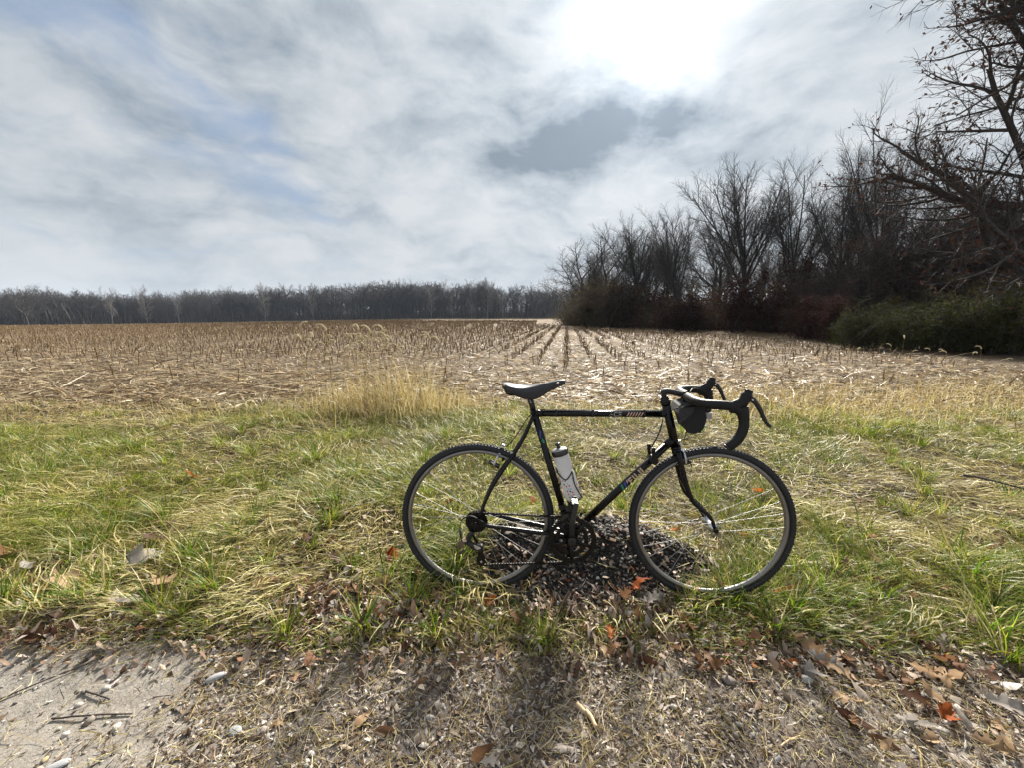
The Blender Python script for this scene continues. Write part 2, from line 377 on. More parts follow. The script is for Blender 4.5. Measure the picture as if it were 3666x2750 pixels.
def mat_ground(kind):
    m, b, out = mat_new(kind+'_surface')
    tc = b.n('ShaderNodeTexCoord').outputs['Object']
    n1 = b.noise(tc, 1.6, 6, .6); n2 = b.noise(tc, 22, 6, .7); n3 = b.noise(tc, 140, 4, .7)
    if kind == 'path':
        c = b.mix(b.step(n1, .35, .65), (.125, .108, .095), (.235, .212, .192))
        c = b.mix(b.step(n2, .40, .66), c, (.075, .056, .046))
        c = b.mix(b.step(n3, .60, .74), c, (.36, .33, .30)); c = b.mix(b.step(n3, .42, .30), c, (.08, .06, .05))
        # bare sandy patch
        sep = b.n('ShaderNodeSeparateXYZ'); b.put(sep, 0, tc)
        fx = b.math('ADD', sep.outputs[0], b.math('MULTIPLY', b.math('SUBTRACT', n1, .5), 1.0))
        s = b.step(b.math('ADD', fx, b.math('MULTIPLY', b.math('SUBTRACT', n2, .5), .5)), -.72, -1.12)
        sand = b.mix(b.step(n2, .35, .75), (.245, .225, .197), (.18, .16, .138)); sand = b.mix(b.step(n3, .56, .66), sand, (.10, .085, .07)); sand = b.mix(b.step(n3, .44, .36), sand, (.30, .285, .26))
        c = b.mix(b.math('MULTIPLY', s, .9), c, sand)
        rough = .9; bs, bd = .7, .008
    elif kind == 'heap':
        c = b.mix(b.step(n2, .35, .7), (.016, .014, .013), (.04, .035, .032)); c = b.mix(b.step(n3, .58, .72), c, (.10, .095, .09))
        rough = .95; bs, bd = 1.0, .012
    elif kind == 'verge':
        c = b.mix(b.step(n1, .35, .65), (.020, .014, .009), (.042, .030, .016)); c = b.mix(b.step(n2, .5, .7), c, (.075, .055, .028)); c = b.mix(b.step(n3, .6, .78), c, (.15, .115, .06))
        rough = .95; bs, bd = .9, .012
    else:
        rot = b.n('ShaderNodeMapping'); b.put(rot, 'Vector', tc); rot.inputs['Rotation'].default_value = (0, 0, R(8))
        rot2 = b.n('ShaderNodeMapping'); b.put(rot2, 'Vector', rot.outputs[0]); rot2.inputs['Scale'].default_value = (1, .45, 1)
        h = b.noise(rot2.outputs[0], 9, 8, .75); h2 = b.noise(tc, 30, 5, .8)
        c = b.mix(b.step(h, .42, .62), (.042, .029, .018), (.155, .112, .066)); c = b.mix(b.step(h2, .55, .75), c, (.30, .235, .15)); c = b.mix(b.step(h2, .45, .3), c, (.065, .045, .032))
        sep = b.n('ShaderNodeSeparateXYZ'); b.put(sep, 0, rot.outputs[0])
        w = b.math('SINE', b.math('MULTIPLY', b.math('ADD', sep.outputs[0], b.math('MULTIPLY', n1, .25)), 2*PI/.76))
        far = b.step(sep.outputs[1], 8, 14)
        rowm = b.math('MULTIPLY', b.step(w, -.1, .8), far)
        c = b.mix(b.math('MULTIPLY', rowm, .75), c, (.075, .044, .02))
        c = b.mix(b.math('MULTIPLY', b.step(sep.outputs[1], 11, 34), .8), c, (.115, .070, .030))
        rough = .95; bs, bd = .8, .02
    p = b.n('ShaderNodeBsdfPrincipled'); b.put(p, 'Base Color', c); b.put(p, 'Roughness', rough); b.put(p, 'Specular IOR Level', .25)
    bp = b.n('ShaderNodeBump'); b.put(bp, 'Height', b.math('ADD', n2, b.math('MULTIPLY', n3, .5))); b.put(bp, 'Strength', bs); b.put(bp, 'Distance', bd)
    b.nt.links.new(bp.outputs[0], p.inputs['Normal']); b.nt.links.new(p.outputs[0], out.inputs[0]); return m
# ------------------------------------------------------------------ ground: gravel path, grass verge, stubble field
def axis_dense(lo, hi, d0, grow, centre=0):
    up = [centre]; s = d0
    while up[-1] < hi: up.append(up[-1]+s); s *= grow
    dn = [centre]; s = d0
    while dn[-1] > lo: dn.append(dn[-1]-s); s *= grow
    return np.array(sorted(set(dn[1:]+up)))
def build_ground():
    xs = axis_dense(-900, 900, .017, 1.028)
    ys = np.concatenate([np.array([-60, -25, -10, -5, -2.5, -1.2, -.6, -.2, .1, .35]), np.arange(.5, 2.3, .0155)])
    y = ys[-1]; s = .0155
    l = []
    while y < 1200: s *= 1.030; y += s; l.append(y)
    ys = np.concatenate([ys, l])
    X, Y = np.meshgrid(xs, ys); Z = height(X, Y)
    V = np.stack([X, Y, Z], -1).reshape(-1, 3)
    nx, ny = len(xs), len(ys)
    i = np.arange(ny-1)[:, None]*nx; j = np.arange(nx-1)[None, :]
    F = np.stack([i+j, i+j+1, i+nx+j+1, i+nx+j], -1).reshape(-1, 4)
    cy = V[F].mean(1); e = EDGE_Y(cy[:, 0])
    zone = np.where(cy[:, 1] < e+.02, 0, np.where(cy[:, 1] < 5.4+.5*fbm(cy[:, 0]*.6, cy[:, 0]*0+2, 8), 1, 2))
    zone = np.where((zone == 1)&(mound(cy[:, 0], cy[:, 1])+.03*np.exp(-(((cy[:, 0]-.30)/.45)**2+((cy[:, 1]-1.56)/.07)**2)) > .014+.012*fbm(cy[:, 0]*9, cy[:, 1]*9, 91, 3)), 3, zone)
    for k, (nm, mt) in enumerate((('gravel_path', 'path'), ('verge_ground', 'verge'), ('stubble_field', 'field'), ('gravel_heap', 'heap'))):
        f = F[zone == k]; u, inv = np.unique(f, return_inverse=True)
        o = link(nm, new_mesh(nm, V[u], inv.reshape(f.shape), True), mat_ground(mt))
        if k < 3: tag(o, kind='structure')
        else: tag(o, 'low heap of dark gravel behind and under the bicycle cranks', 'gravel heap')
    print('ground', nx, ny)
build_ground()

# ------------------------------------------------------------------ trees
def gen_branches(seed, H, r0, levels, trunk_frac=.5, lean=(0, 0), limb_dirs=None, wiggle=.06):
    """levels: list of dict(n, t0, ang, ratio, segs, up, wig); returns per level (paths, radii)"""
    rnd = random.Random(seed)
    def perp(d):
        a = Vector((rnd.gauss(0, 1), rnd.gauss(0, 1), rnd.gauss(0, 1))); a -= d*a.dot(d)
        return a.normalized()
    def grow(start, d, L, ra, rb, segs, up, wig):
        pts = [start]; rr = [ra]; d = d.normalized()
        for k in range(segs):
            d = (d+perp(d)*wig*rnd.uniform(.3, 1.4)+Vector((0, 0, up))).normalized()
            pts.append(pts[-1]+d*(L/segs)); t = (k+1)/segs; rr.append(ra+(rb-ra)*t)
        return pts, rr
    res = []
    trunk = grow(Vector((0, 0, -.15)), Vector((lean[0], lean[1], 1)), H*trunk_frac, r0, r0*.55, 7, .02, wiggle)
    trunk[1][0] = r0*1.35
    cur = [(trunk, H*trunk_frac)]
    res.append([trunk])
    for li, lv in enumerate(levels):
        nxt = []
        for (pts, rr), L in cur:
            n = lv['n']; n = max(1, int(round(n*rnd.uniform(.75, 1.25))))
            az = rnd.uniform(0, 2*PI)
            for k in range(n):
                t = lv['t0']+(1-lv['t0'])*((k+rnd.uniform(.1, .9))/n)
                f = t*(len(pts)-1); i = min(int(f), len(pts)-2); u = f-i
                p = pts[i].lerp(pts[i+1], u); pd = (pts[i+1]-pts[i]).normalized(); r = rr[i]*(1-u)+rr[i+1]*u
                a = R(lv['ang']*rnd.uniform(.6, 1.3))*(1 if t < .97 else .5)
                az += 2.4+rnd.uniform(-.5, .5)
                q1 = pd.orthogonal().normalized(); q2 = pd.cross(q1)
                sd = q1*math.cos(az)+q2*math.sin(az)
                if limb_dirs and li == 0:
                    ld = limb_dirs[k % len(limb_dirs)]; d = Vector(ld).normalized()
                else: d = (pd*math.cos(a)+sd*math.sin(a))
                bl = (lv['len'] if 'len' in lv else L*lv['ratio'])*rnd.uniform(.65, 1.2)*(1.15-.45*t if li else 1)
                ra = min(r*.75, lv.get('rmax', 9))
                nxt.append((grow(p, d, bl, ra, max(ra*.35, lv.get('rmin', .004)), lv['segs'], lv['up'], lv['wig']), bl))
        # the leader's own continuation keeps the tip alive
        res.append([b for b, _ in nxt]); cur = nxt
    return res
def level_mesh(level, sides):
    P = np.array([[tuple(p) for p in b[0]] for b in level]); Rr = np.array([b[1] for b in level])
    return tubes_np(P, Rr, sides)
def twig_leaves(level, n, size, rng, drop=1.0):
    P = np.array([[tuple(p) for p in b[0]] for b in level]).reshape(-1, 3)
    P = P[rng.integers(0, len(P), n)]+rng.normal(0, size*.8, (n, 3))
    return leaf_quads(P, size, rng)
def leaf_quads(P, size, rng):
    n = len(P)
    a = rng.normal(0, 1, (n, 3)); a /= np.linalg.norm(a, axis=1, keepdims=True)
    b = np.cross(a, rng.normal(0, 1, (n, 3))); b /= np.linalg.norm(b, axis=1, keepdims=True)
    nn = np.cross(a, b)
    s = (size*rng.uniform(.6, 1.3, n))[:, None]
    V = np.stack([P-a*s, P+b*s*.42+nn*s*.12, P+a*s, P-b*s*.42+nn*s*.12], 1).reshape(-1, 3)
    F = np.arange(n*4).reshape(n, 4); return V, F
class TreeKind:
    pass
def tree_kind(name, seed, H, r0, levels, bark, twig, trunk_frac=.5, leaves=None, leafmat=None, trunk_levels=2, **kw):
    L = gen_branches(seed, H, r0, levels, trunk_frac, **kw)
    k = TreeKind(); sides = [8, 6, 4, 3, 3, 3]
    v = [level_mesh(L[i], sides[i]) for i in range(trunk_levels)]
    V, F, _ = join_parts(v); k.trunk = new_mesh(name+'_trunk', V, F, True); k.trunk.materials.append(bark)
    v = [level_mesh(L[i], sides[i]) for i in range(trunk_levels, len(L))]
    V, F, _ = join_parts(v); k.crown = new_mesh(name+'_crown', V, F, False); k.crown.materials.append(twig)
    k.leaves = None
    if leaves:
        n, size, lev = leaves
        V, F = twig_leaves(L[lev], n, size, np.random.default_rng(seed+5)); k.leaves = new_mesh(name+'_leaves', V, F); k.leaves.materials.append(leafmat)
    return k
def plant_tree(kind, name, x, y, rz, s, label, cat, group=None, sz=None):
    t = empty(name, (x, y, hz(x, y)-.02)); t.rotation_euler = (0, 0, rz); t.scale = (s, s, sz or s)
    tag(t, label, cat, group)
    link('trunk', kind.trunk, None, t); link('crown', kind.crown, None, t)
    if kind.leaves: link('dry_leaves', kind.leaves, None, t)
    return t
M['brownleaf'] = mat_leafy('clinging_brown_leaves', (.036, .019, .015), (.072, .036, .024), .3, .85, 1.2)
M['redleaf'] = mat_leafy('dark_red_leaves', (.030, .014, .012), (.060, .027, .020), .35, .85, .9)
M['greenleaf'] = mat_leafy('olive_shrub_leaves', (.022, .028, .009), (.058, .056, .017), .35, .85, 1.0)
M['oliveleaf'] = mat_leafy('brown_olive_leaves', (.050, .038, .018), (.085, .066, .028), .35, .85, 1.0)
def Lv(n, t0, ang, ratio, segs, up, wig, **k): return dict(n=n, t0=t0, ang=ang, ratio=ratio, segs=segs, up=up, wig=wig, **k)
# a wide vase of ascending limbs
vase = [Lv(12, .45, 26, 1.15, 8, .02, .055, rmax=.085), Lv(11, .15, 36, .40, 5, .05, .09, rmax=.030), Lv(9, .12, 32, .46, 4, .05, .11, rmin=.005, rmax=.014), Lv(5, .1, 36, .60, 2, .03, .14, rmin=.0045, rmax=.010)]
slim = [Lv(11, .42, 40, .36, 5, .08, .12), Lv(7, .2, 40, .5, 4, .06, .15), Lv(5, .15, 42, .5, 3, .05, .2, rmin=.006), Lv(3, .1, 42, .55, 2, .04, .2, rmin=.004, rmax=.010)]
spread = [Lv(10, .30, 58, .75, 7, .035, .16, rmax=.11), Lv(10, .2, 44, .48, 5, .03, .18, rmax=.045), Lv(8, .15, 46, .5, 4, .03, .2, rmin=.005, rmax=.018), Lv(5, .1, 44, .58, 2, .03, .2, rmin=.004, rmax=.010)]
KV1 = tree_kind('vase_tree', 3, 14, .24, vase, M['bark'], M['twig'], .42)
KV2 = tree_kind('vase_tree_b', 8, 14, .21, vase, M['bark'], M['twig'], .46)
KV3 = tree_kind('vase_tree_c', 15, 14, .19, vase, M['bark'], M['twig'], .5, wiggle=.1)
KS1 = tree_kind('slim_tree', 21, 12, .17, slim, M['bark'], M['twig'], .95, wiggle=.08)
KS2 = tree_kind('slim_tree_b', 27, 12, .14, slim, M['bark'], M['twig'], .95, wiggle=.12)
KO1 = tree_kind('oak_leafed', 33, 8.5, .17, spread, M['bark'], M['twig'], .72, (5200, .075, 4), M['brownleaf'], wiggle=.10)
KO2 = tree_kind('oak_leafed_b', 39, 8.5, .15, spread, M['bark'], M['twig'], .75, (3600, .075, 4), M['brownleaf'], wiggle=.12)
KW1 = tree_kind('spread_tree', 45, 12, .28, spread, M['bark'], M['twig'], .6)
# the big oak at the right edge: limbs thrown out towards the field
limbs = [(-1, .15, .30), (-1, -.25, .16), (-.75, .5, .8), (-.9, -.1, .62), (-.3, -.6, .9), (-1, .1, .08), (.5, .4, .9), (-.55, .2, 1.2), (.6, -.5, .6), (-1, -.2, .40), (-.2, .3, 1.4)]
oakl = [Lv(15, .18, 60, .75, 8, .035, .15, len=7.4, rmax=.15), Lv(11, .2, 42, .42, 5, .05, .2, rmax=.055), Lv(9, .12, 46, .5, 4, .05, .22, rmin=.005, rmax=.018), Lv(6, .1, 44, .56, 2, .06, .22, rmin=.003, rmax=.008)]
KOAK = tree_kind('big_oak', 52, 13, .42, oakl, M['bark'], M['twig'], .72, (5200, .07, 4), M['brownleaf'], limb_dirs=limbs, lean=(-.18, -.05))

def shrub_kind(name, seed, stems, H, W, nleaf, size, mat, leafmat):
    rng = np.random.default_rng(seed); rnd = random.Random(seed)
    P = np.zeros((stems, 5, 3)); Rr = np.zeros((stems, 5))
    for i in range(stems):
        a = rnd.uniform(0, 2*PI); sp = rnd.uniform(.1, 1)*W; h = H*rnd.uniform(.55, 1.0)*(1-.3*(sp/W)**2)
        x0, y0 = rnd.gauss(0, .18*W), rnd.gauss(0, .18*W)
        for k in range(5):
            t = k/4; P[i, k] = (x0+math.cos(a)*sp*t**1.4+rnd.gauss(0, .03), y0+math.sin(a)*sp*t**1.4+rnd.gauss(0, .03), h*(t**.8)-.05); Rr[i, k] = .016*(1-.8*t)+.002
    tw_n = stems*9; tp = np.zeros((tw_n, 3, 3)); tr = np.zeros((tw_n, 3))
    for j in range(tw_n):
        i = j % stems; f = rnd.uniform(.25, 1)*4; k = min(3, int(f)); p = P[i, k]+(P[i, k+1]-P[i, k])*(f-k)
        d = np.array([rnd.gauss(0, 1), rnd.gauss(0, 1), rnd.uniform(-.2, .9)]); d /= np.linalg.norm(d); l = rnd.uniform(.2, .55)*H*.4
        tp[j] = [p, p+d*l*.5, p+d*l+np.array([0, 0, rnd.gauss(0, .05)])]; tr[j] = [.006, .004, .002]
    k = TreeKind()
    V, F, _ = join_parts([tubes_np(P, Rr, 4), tubes_np(tp, tr, 3)]); k.trunk = new_mesh(name+'_stems', V, F); k.trunk.materials.append(mat)
    q = tp.reshape(-1, 3)[rng.integers(0, tw_n*3, nleaf)]+rng.normal(0, .09, (nleaf, 3))
    # leaves gather into sprays with gaps between
    keep = vnoise(q[:, 0]*3+seed, q[:, 2]*3+q[:, 1]*2, seed) > .30
    q = q[keep]; low = rng.random(len(q)) < .3; q[low, 2] *= rng.uniform(.1, .8, low.sum()); q[low, :2] *= 1.15; q[:, 2] = np.abs(q[:, 2])
    V, F = leaf_quads(q, size, rng); k.crown = new_mesh(name+'_foliage', V, F); k.crown.materials.append(leafmat); k.leaves = None
    return k
SG1 = shrub_kind('green_shrub', 61, 46, 2.0, 1.3, 9000, .038, M['darktwig'], M['greenleaf'])
SG2 = shrub_kind('green_shrub_b', 62, 40, 1.7, 1.4, 8000, .038, M['darktwig'], M['greenleaf'])
SR1 = shrub_kind('red_shrub', 63, 30, 2.6, 1.2, 7000, .055, M['darktwig'], M['redleaf'])
SR2 = shrub_kind('red_shrub_b', 64, 26, 2.3, 1.5, 6000, .055, M['darktwig'], M['redleaf'])
SB1 = shrub_kind('brown_thicket', 65, 60, 2.2, 1.7, 4500, .05, M['darktwig'], M['oliveleaf'])
def plant_shrub(kind, x, y, rz, s, sz, label, group=None):
    t = empty('shrub', (x, y, hz(x, y)-.03)); t.rotation_euler = (0, 0, rz); t.scale = (s, s, sz)
    tag(t, label, 'shrub', group); link('stems', kind.trunk, None, t); link('foliage', kind.crown, None, t); return t

def by_pix(px, Y, py=1180): p = at_Y(px, py, Y); return p.x, p.y
def tree_h(px, py, Y): return at_Y(px, py, Y).z
def build_wood():
    rnd = random.Random(4)
    def T(kind, Hk, px, Y, top, name, label, cat='tree', group=None, rz=None, wide=1.0):
        x, y = by_pix(px, Y); h = tree_h(px, top-62, Y)-hz(x, y); s = h/Hk
        return plant_tree(kind, name, x, y, rnd.uniform(0, 6.28) if rz is None else rz, s*wide, label, cat, group, s)
    hv1, hv2, hv3, hs1, hs2, ho1, ho2, hw1 = [max(v.co.z for v in k.crown.vertices) for k in (KV1, KV2, KV3, KS1, KS2, KO1, KO2, KW1)]
    x, y = 17.6, 12.6
    plant_tree(KOAK, 'oak_tree', x, y, 0, 1.0, 'huge spreading oak with dark limbs reaching in from the right edge', 'tree')
    T(KV1, hv1, 2668, 34, 545, 'bare_tree', 'tall bare tree with fan of fine branches above the red saplings')
    T(KV2, hv2, 2815, 31, 600, 'bare_tree', 'dark forked bare tree close right of the tallest fan crown')
    T(KV3, hv3, 2430, 40, 735, 'bare_tree', 'rounded bare tree left of the tall fan-crowned one')
    T(KV1, hv1, 2290, 47, 795, 'bare_tree', 'bare tree with many upright stems in the sloping row left', rz=2.0)
    T(KW1, hw1, 2170, 50, 850, 'bare_tree', 'low wide bare tree near the left end of the wood', wide=1.1)
    T(KW1, hw1, 2085, 56, 880, 'bare_tree', 'leftmost pale bare tree whose crown overhangs the field corner', rz=1.0, wide=1.2)
    T(KV3, hv3, 3110, 24, 430, 'bare_tree', 'pale thin-branched bare tree rising between fan crown and big oak', rz=4.0, wide=.8)
    T(KV2, hv2, 2980, 26, 560, 'bare_tree', 'slender bare tree with crooked top left of the pale thin-branched one', rz=1.2, wide=.8)
    T(KO1, ho1, 3290, 19, 640, 'oak_tree', 'dark trunk oak holding brown leaves left of the big oak')
    T(KO2, ho2, 3120, 21, 850, 'oak_tree', 'small oak with maroon leaves below the pale thin-branched tree')
    T(KO1, ho1, 3450, 17.5, 560, 'oak_tree', 'leafy brown oak partly behind the big oak limbs', rz=2.5)
    T(KO2, ho2, 3000, 25, 870, 'oak_tree', 'small brown-leaved oak behind the left end of the green shrubs', rz=4.4)
    T(KW1, hw1, 2560, 40, 800, 'bare_tree', 'gnarled bare tree in the gap left of the fan-crowned trunk', rz=3.3, wide=.85)
    g0 = 'small oaks with clinging brown leaves in the right wood'
    for i in range(10):
        px = rnd.uniform(2840, 3680); f = (px-2840)/840
        kd, hh = rnd.choice([(KO1, ho1), (KO2, ho2)]); T(kd, hh, px, 24-6*f+rnd.uniform(-1, 5), 930-270*f+rnd.uniform(-60, 60), 'oak_tree', 'small oak still holding dark brown leaves in the right wood', 'tree', g0)
    g = 'thin dark trunks inside the right wood'
    for i in range(38):
        px = rnd.uniform(2060, 3660); f = (px-2050)/1600
        Y = 50-31*f**.7+rnd.uniform(1, 16)
        top = 1000-330*f+rnd.uniform(-60, 90)
        kd, hh = rnd.choice([(KS1, hs1), (KS2, hs2), (KS1, hs1), (KS2, hs2)])
        T(kd, hh, px, Y, top, 'bare_tree', 'thin dark bare tree among others inside the right wood', 'tree', g, wide=.8)
    gm = 'mid height bare trees filling the wood edge'
    for i in range(7):
        px = rnd.uniform(2060, 2600); f = (px-2050)/930; kd, hh = rnd.choice([(KW1, hw1), (KV3, hv3), (KW1, hw1), (KV2, hv2)])
        T(kd, hh, px, 56-24*f+rnd.uniform(0, 9), float(np.interp(px, [2050, 2300, 2450, 2690, 3000], [950, 850, 830, 720, 690]))+rnd.uniform(-20, 110), 'bare_tree', 'mid height bare tree filling a gap in the wood edge', 'tree', gm, wide=rnd.uniform(.8, 1.15))
    g2 = 'distant bare trees deep behind the right wood'
    for i in range(12):
        px = rnd.uniform(2060, 3666); Y = rnd.uniform(58, 110)
        T(rnd.choice([KV1, KV2, KW1]), 14, px, Y, 1010-(px-2050)*.06+rnd.uniform(-25, 30), 'bare_tree', 'distant bare tree showing faintly behind the right wood', 'tree', g2)
    # undergrowth
    def S(kind, px, Y, s, sz, label, group=None): x, y = by_pix(px, Y); plant_shrub(kind, x, y, rnd.uniform(0, 6.28), s, sz, label, group)
    S(SG1, 3080, 15.0, 1.0, 1.0, 'rounded olive green shrub at the left end of the green thicket')
    S(SG2, 3230, 14.6, 1.15, 1.05, 'olive green shrub second from left in the green thicket')
    S(SG1, 3360, 13.6, 1.15, 1.0, 'dense green shrub in the middle of the green thicket')
    S(SG2, 3500, 12.8, 1.2, 1.15, 'dark green shrub below the big oak limbs')
    S(SG1, 3640, 12.2, 1.25, 1.3, 'dark green shrub at the right edge under the big oak')
    S(SB1, 3560, 14.5, 1.2, 1.5, 'tall brown thicket behind the dark green shrubs')
    S(SB1, 3330, 16.5, 1.1, 1.25, 'brownish thicket behind the middle green shrub')
    S(SR1, 2640, 29, 1.7, 1.7, 'dark red leafy sapling at the foot of the tall fan-crowned tree')
    S(SR2, 2760, 27, 1.5, 1.3, 'dark red bushy sapling right of the tallest red one')
    S(SR1, 2900, 21, 1.25, .95, 'red-brown bush left of the green thicket')
    S(SR2, 2400, 33, 1.6, 1.2, 'low reddish bush in the left part of the wood edge')
    S(SR1, 2480, 32, 1.5, 1.25, 'reddish bush just left of the dark red sapling')
    S(SR2, 2120, 46, 1.6, 1.4, 'reddish brown bush at the left corner of the wood')
    S(SR1, 2990, 18.5, 1.0, .9, 'reddish brown bush touching the left side of the green thicket')
    g3 = 'dark thickets along the wood edge'
    for i in range(64):
        px = rnd.uniform(2040, 3660); f = max(0, (px-2050)/1600)
        Y = 47-34*f**.62+rnd.uniform(1.5, 12)
        S(rnd.choice([SB1, SB1, SR2, SB1]), px, Y, rnd.uniform(1.2, 2.0)*(1+.45*(1-f)), rnd.choice((.6, .8, 1.0, 1.2, 1.7))*rnd.uniform(.85, 1.15)*(1+.6*(1-f)), 'dark twiggy thicket with few brown leaves along the wood edge', g3)
build_wood()

# ------------------------------------------------------------------ far tree line across the field
def far_pos(px, back=0.0):
    """the far edge of the field, nearer on the left"""
    Y = 205-55*sstep(px, 1300, -200)+back
    p = at_Y(px, 1132, Y); return p.x, p.y
M['twig_pale'] = mat_plain('pale_twigs', (.13, .115, .11), .9, 0, .3, .5)
def far_kind(name, seed, H, r, twig, bark, vasey):
    lv = [Lv(9, .28, 34, .66, 4, .06, .12), Lv(9, .2, 38, .5, 3, .05, .16, rmin=.03), Lv(8, .15, 42, .55, 2, .05, .2, rmin=.022, rmax=.045)] if vasey else \
         [Lv(14, .12, 46, .42, 4, .06, .14), Lv(8, .2, 42, .5, 3, .05, .18, rmin=.03), Lv(8, .15, 44, .55, 2, .05, .2, rmin=.022, rmax=.045)]
    return tree_kind(name, seed, H, r, lv, bark, twig, .6 if vasey else .85, trunk_levels=2)
KF = [far_kind('far_tree', 71, 15, .26, M['twig_far'], M['bark'], False), far_kind('far_tree_b', 72, 15, .24, M['twig_far'], M['bark'], True),
      far_kind('far_tree_c', 73, 15, .30, M['twig_far'], M['bark'], False), far_kind('far_tree_d', 74, 15, .24, M['twig_far'], M['bark'], True)]
KFH = [max(v.co.z for v in k.crown.vertices) for k in KF]
KP = [far_kind('pale_tree', 75, 16, .22, M['twig_pale'], M['bark_pale'], True), far_kind('pale_tree_b', 76, 16, .18, M['twig_pale'], M['bark_pale'], False)]
KPH = [max(v.co.z for v in k.crown.vertices) for k in KP]
def top_line(px):
    xs = [-300, 0, 150, 320, 420, 560, 700, 900, 1050, 1250, 1400, 1600, 1800, 2000, 2150]
    ys = [1030, 1035, 1030, 1040, 1052, 1050, 1035, 1030, 1022, 1008, 1003, 1008, 1012, 1028, 1035]
    return float(np.interp(px, xs, ys))
def build_far():
    rnd = random.Random(9)
    def T(k, h, px, back, top, name, label, group=None, wide=1.0):
        x, y = far_pos(px, back); hh = tree_h(px, top, y)-hz(x, y); s = hh/h
        return plant_tree(k, name, x, y, rnd.uniform(0, 6.28), s*wide, label, 'tree', group, s)
    # the ones that stand out
    T(KW1, max(v.co.z for v in KW1.crown.vertices), 95, -22, 1005, 'bare_tree', 'gnarled dark bare tree standing out at the left end of the far tree line', wide=1.1)
    pal = [(400, 1018, 'small pale bare tree showing over the left part of the far tree line'), (525, 1012, 'pale bare crown rising clear above the dip in the far tree line'), (640, 1040, 'white-trunked tree in the far line just right of the dip'),
           (950, 1002, 'pale branching tree standing tall left of the far line centre'), (1120, 1045, 'white-forked tree left of the foxtail heads in the far line'), (1545, 1010, 'pale crooked tree in the middle of the far line'),
           (1690, 1030, 'leaning white-trunked tree near the right part of the far line'), (1745, 985, 'pale tree with crown poking above the far line at right'), (1800, 1030, 'straight white trunk near the right end of the far line'), (1620, 1040, 'thin pale trunk between the crooked and leaning pale trees')]
    for i, (px, top, lab) in enumerate(pal): T(KP[i % 2], KPH[i % 2], px, -4, top, 'pale_tree', lab, wide=.7)
    for i in range(120):
        px = -260+2420*i/119+rnd.uniform(-12, 12); j = rnd.randrange(4)
        T(KF[j], KFH[j], px, rnd.uniform(0, 14), top_line(px)+rnd.uniform(-16, 18)+22*(vnoise(np.array([px/70.]), np.array([.5]), 7)[0]-.5), 'bare_tree', 'dark bare tree in the front rank of the far tree line', 'dark trees of the far tree line', wide=1.1)
    # the wood behind them, read as one mass
    parts = []
    base = [join_parts([level_mesh(L, s) for L, s in zip(gen_branches(90+q, 15, .3, [Lv(8, .12, 44, .45, 2, .06, .14), Lv(6, .2, 42, .55, 2, .05, .2, rmin=.06), Lv(4, .1, 44, .7, 1, .05, .2, rmin=.06, rmax=.09)], .85), (4, 3, 3, 3))])[:2] for q in range(3)]
    base = [(np.asarray(v), f[0] if len(f) == 1 else np.concatenate(f)) for v, f in base]
    Vs, Fs, off = [], [], 0
    for i in range(320):
        px = rnd.uniform(-330, 2250); back = 3+rnd.random()**1.2*55; x, y = far_pos(px, back)
        v, f = base[i % 3]; hh = tree_h(px, top_line(px)+rnd.uniform(0, 30), y)-hz(x, y); s = hh/v[:, 2].max(); a = rnd.uniform(0, 6.28); c, sn = math.cos(a)*s*1.3, math.sin(a)*s*1.3
        w = np.stack([v[:, 0]*c-v[:, 1]*sn+x, v[:, 0]*sn+v[:, 1]*c+y, v[:, 2]*s+hz(x, y)], 1)
        Vs.append(w); Fs.append(f+off); off += len(w)
    o = link('distant_wood', new_mesh('distant_wood', np.concatenate(Vs), np.concatenate(Fs)), M['twig_far']); tag(o, 'dark bare wood massed behind the far tree line', 'wood', kind='stuff')
    # scrub under the trees
    rng = np.random.default_rng(5); n = 44000
    pxs = rng.uniform(-330, 2200, n); Y = 205-55*sstep(pxs, 1300, -200)+rng.uniform(-5, 55, n); X = (pxs-NW/2)/FPX*Y
    P = np.stack([X, Y, height(X, Y)], 1)
    V, F, C = ribbons(P, rng.uniform(0, 6.28, n), rng.uniform(0, .25, n), rng.uniform(.1, .7, n), rng.uniform(1, 12.5, n)*rng.uniform(.3, 1, n), rng.uniform(.10, .34, n), 2, np.array([.045, .036, .032])*rng.uniform(.6, 1.5, (n, 1)))
    o = link('far_scrub', new_mesh('far_scrub', V, F, cols=C), M['litter']); tag(o, 'dark scrub at the foot of the far tree line', 'scrub', kind='stuff')
    n = 9000; pxs = rng.uniform(-300, 2120, n); Y = 205-55*sstep(pxs, 1300, -200)+rng.uniform(-12, -6, n); X = (pxs-NW/2)/FPX*Y
    P = np.stack([X, Y, height(X, Y)], 1)
    V, F, C = ribbons(P, rng.uniform(0, 6.28, n), rng.uniform(0, .3, n), rng.uniform(.3, .9, n), rng.uniform(.4, .95, n), rng.uniform(.06, .2, n), 2, np.array([.42, .33, .2])*rng.uniform(.6, 1.2, (n, 1)))
    o = link('pale_grass_strip', new_mesh('pale_grass_strip', V, F, cols=C), M['straw']); tag(o, 'strip of pale dry grass along the far field edge', 'grass', kind='stuff')
build_far()

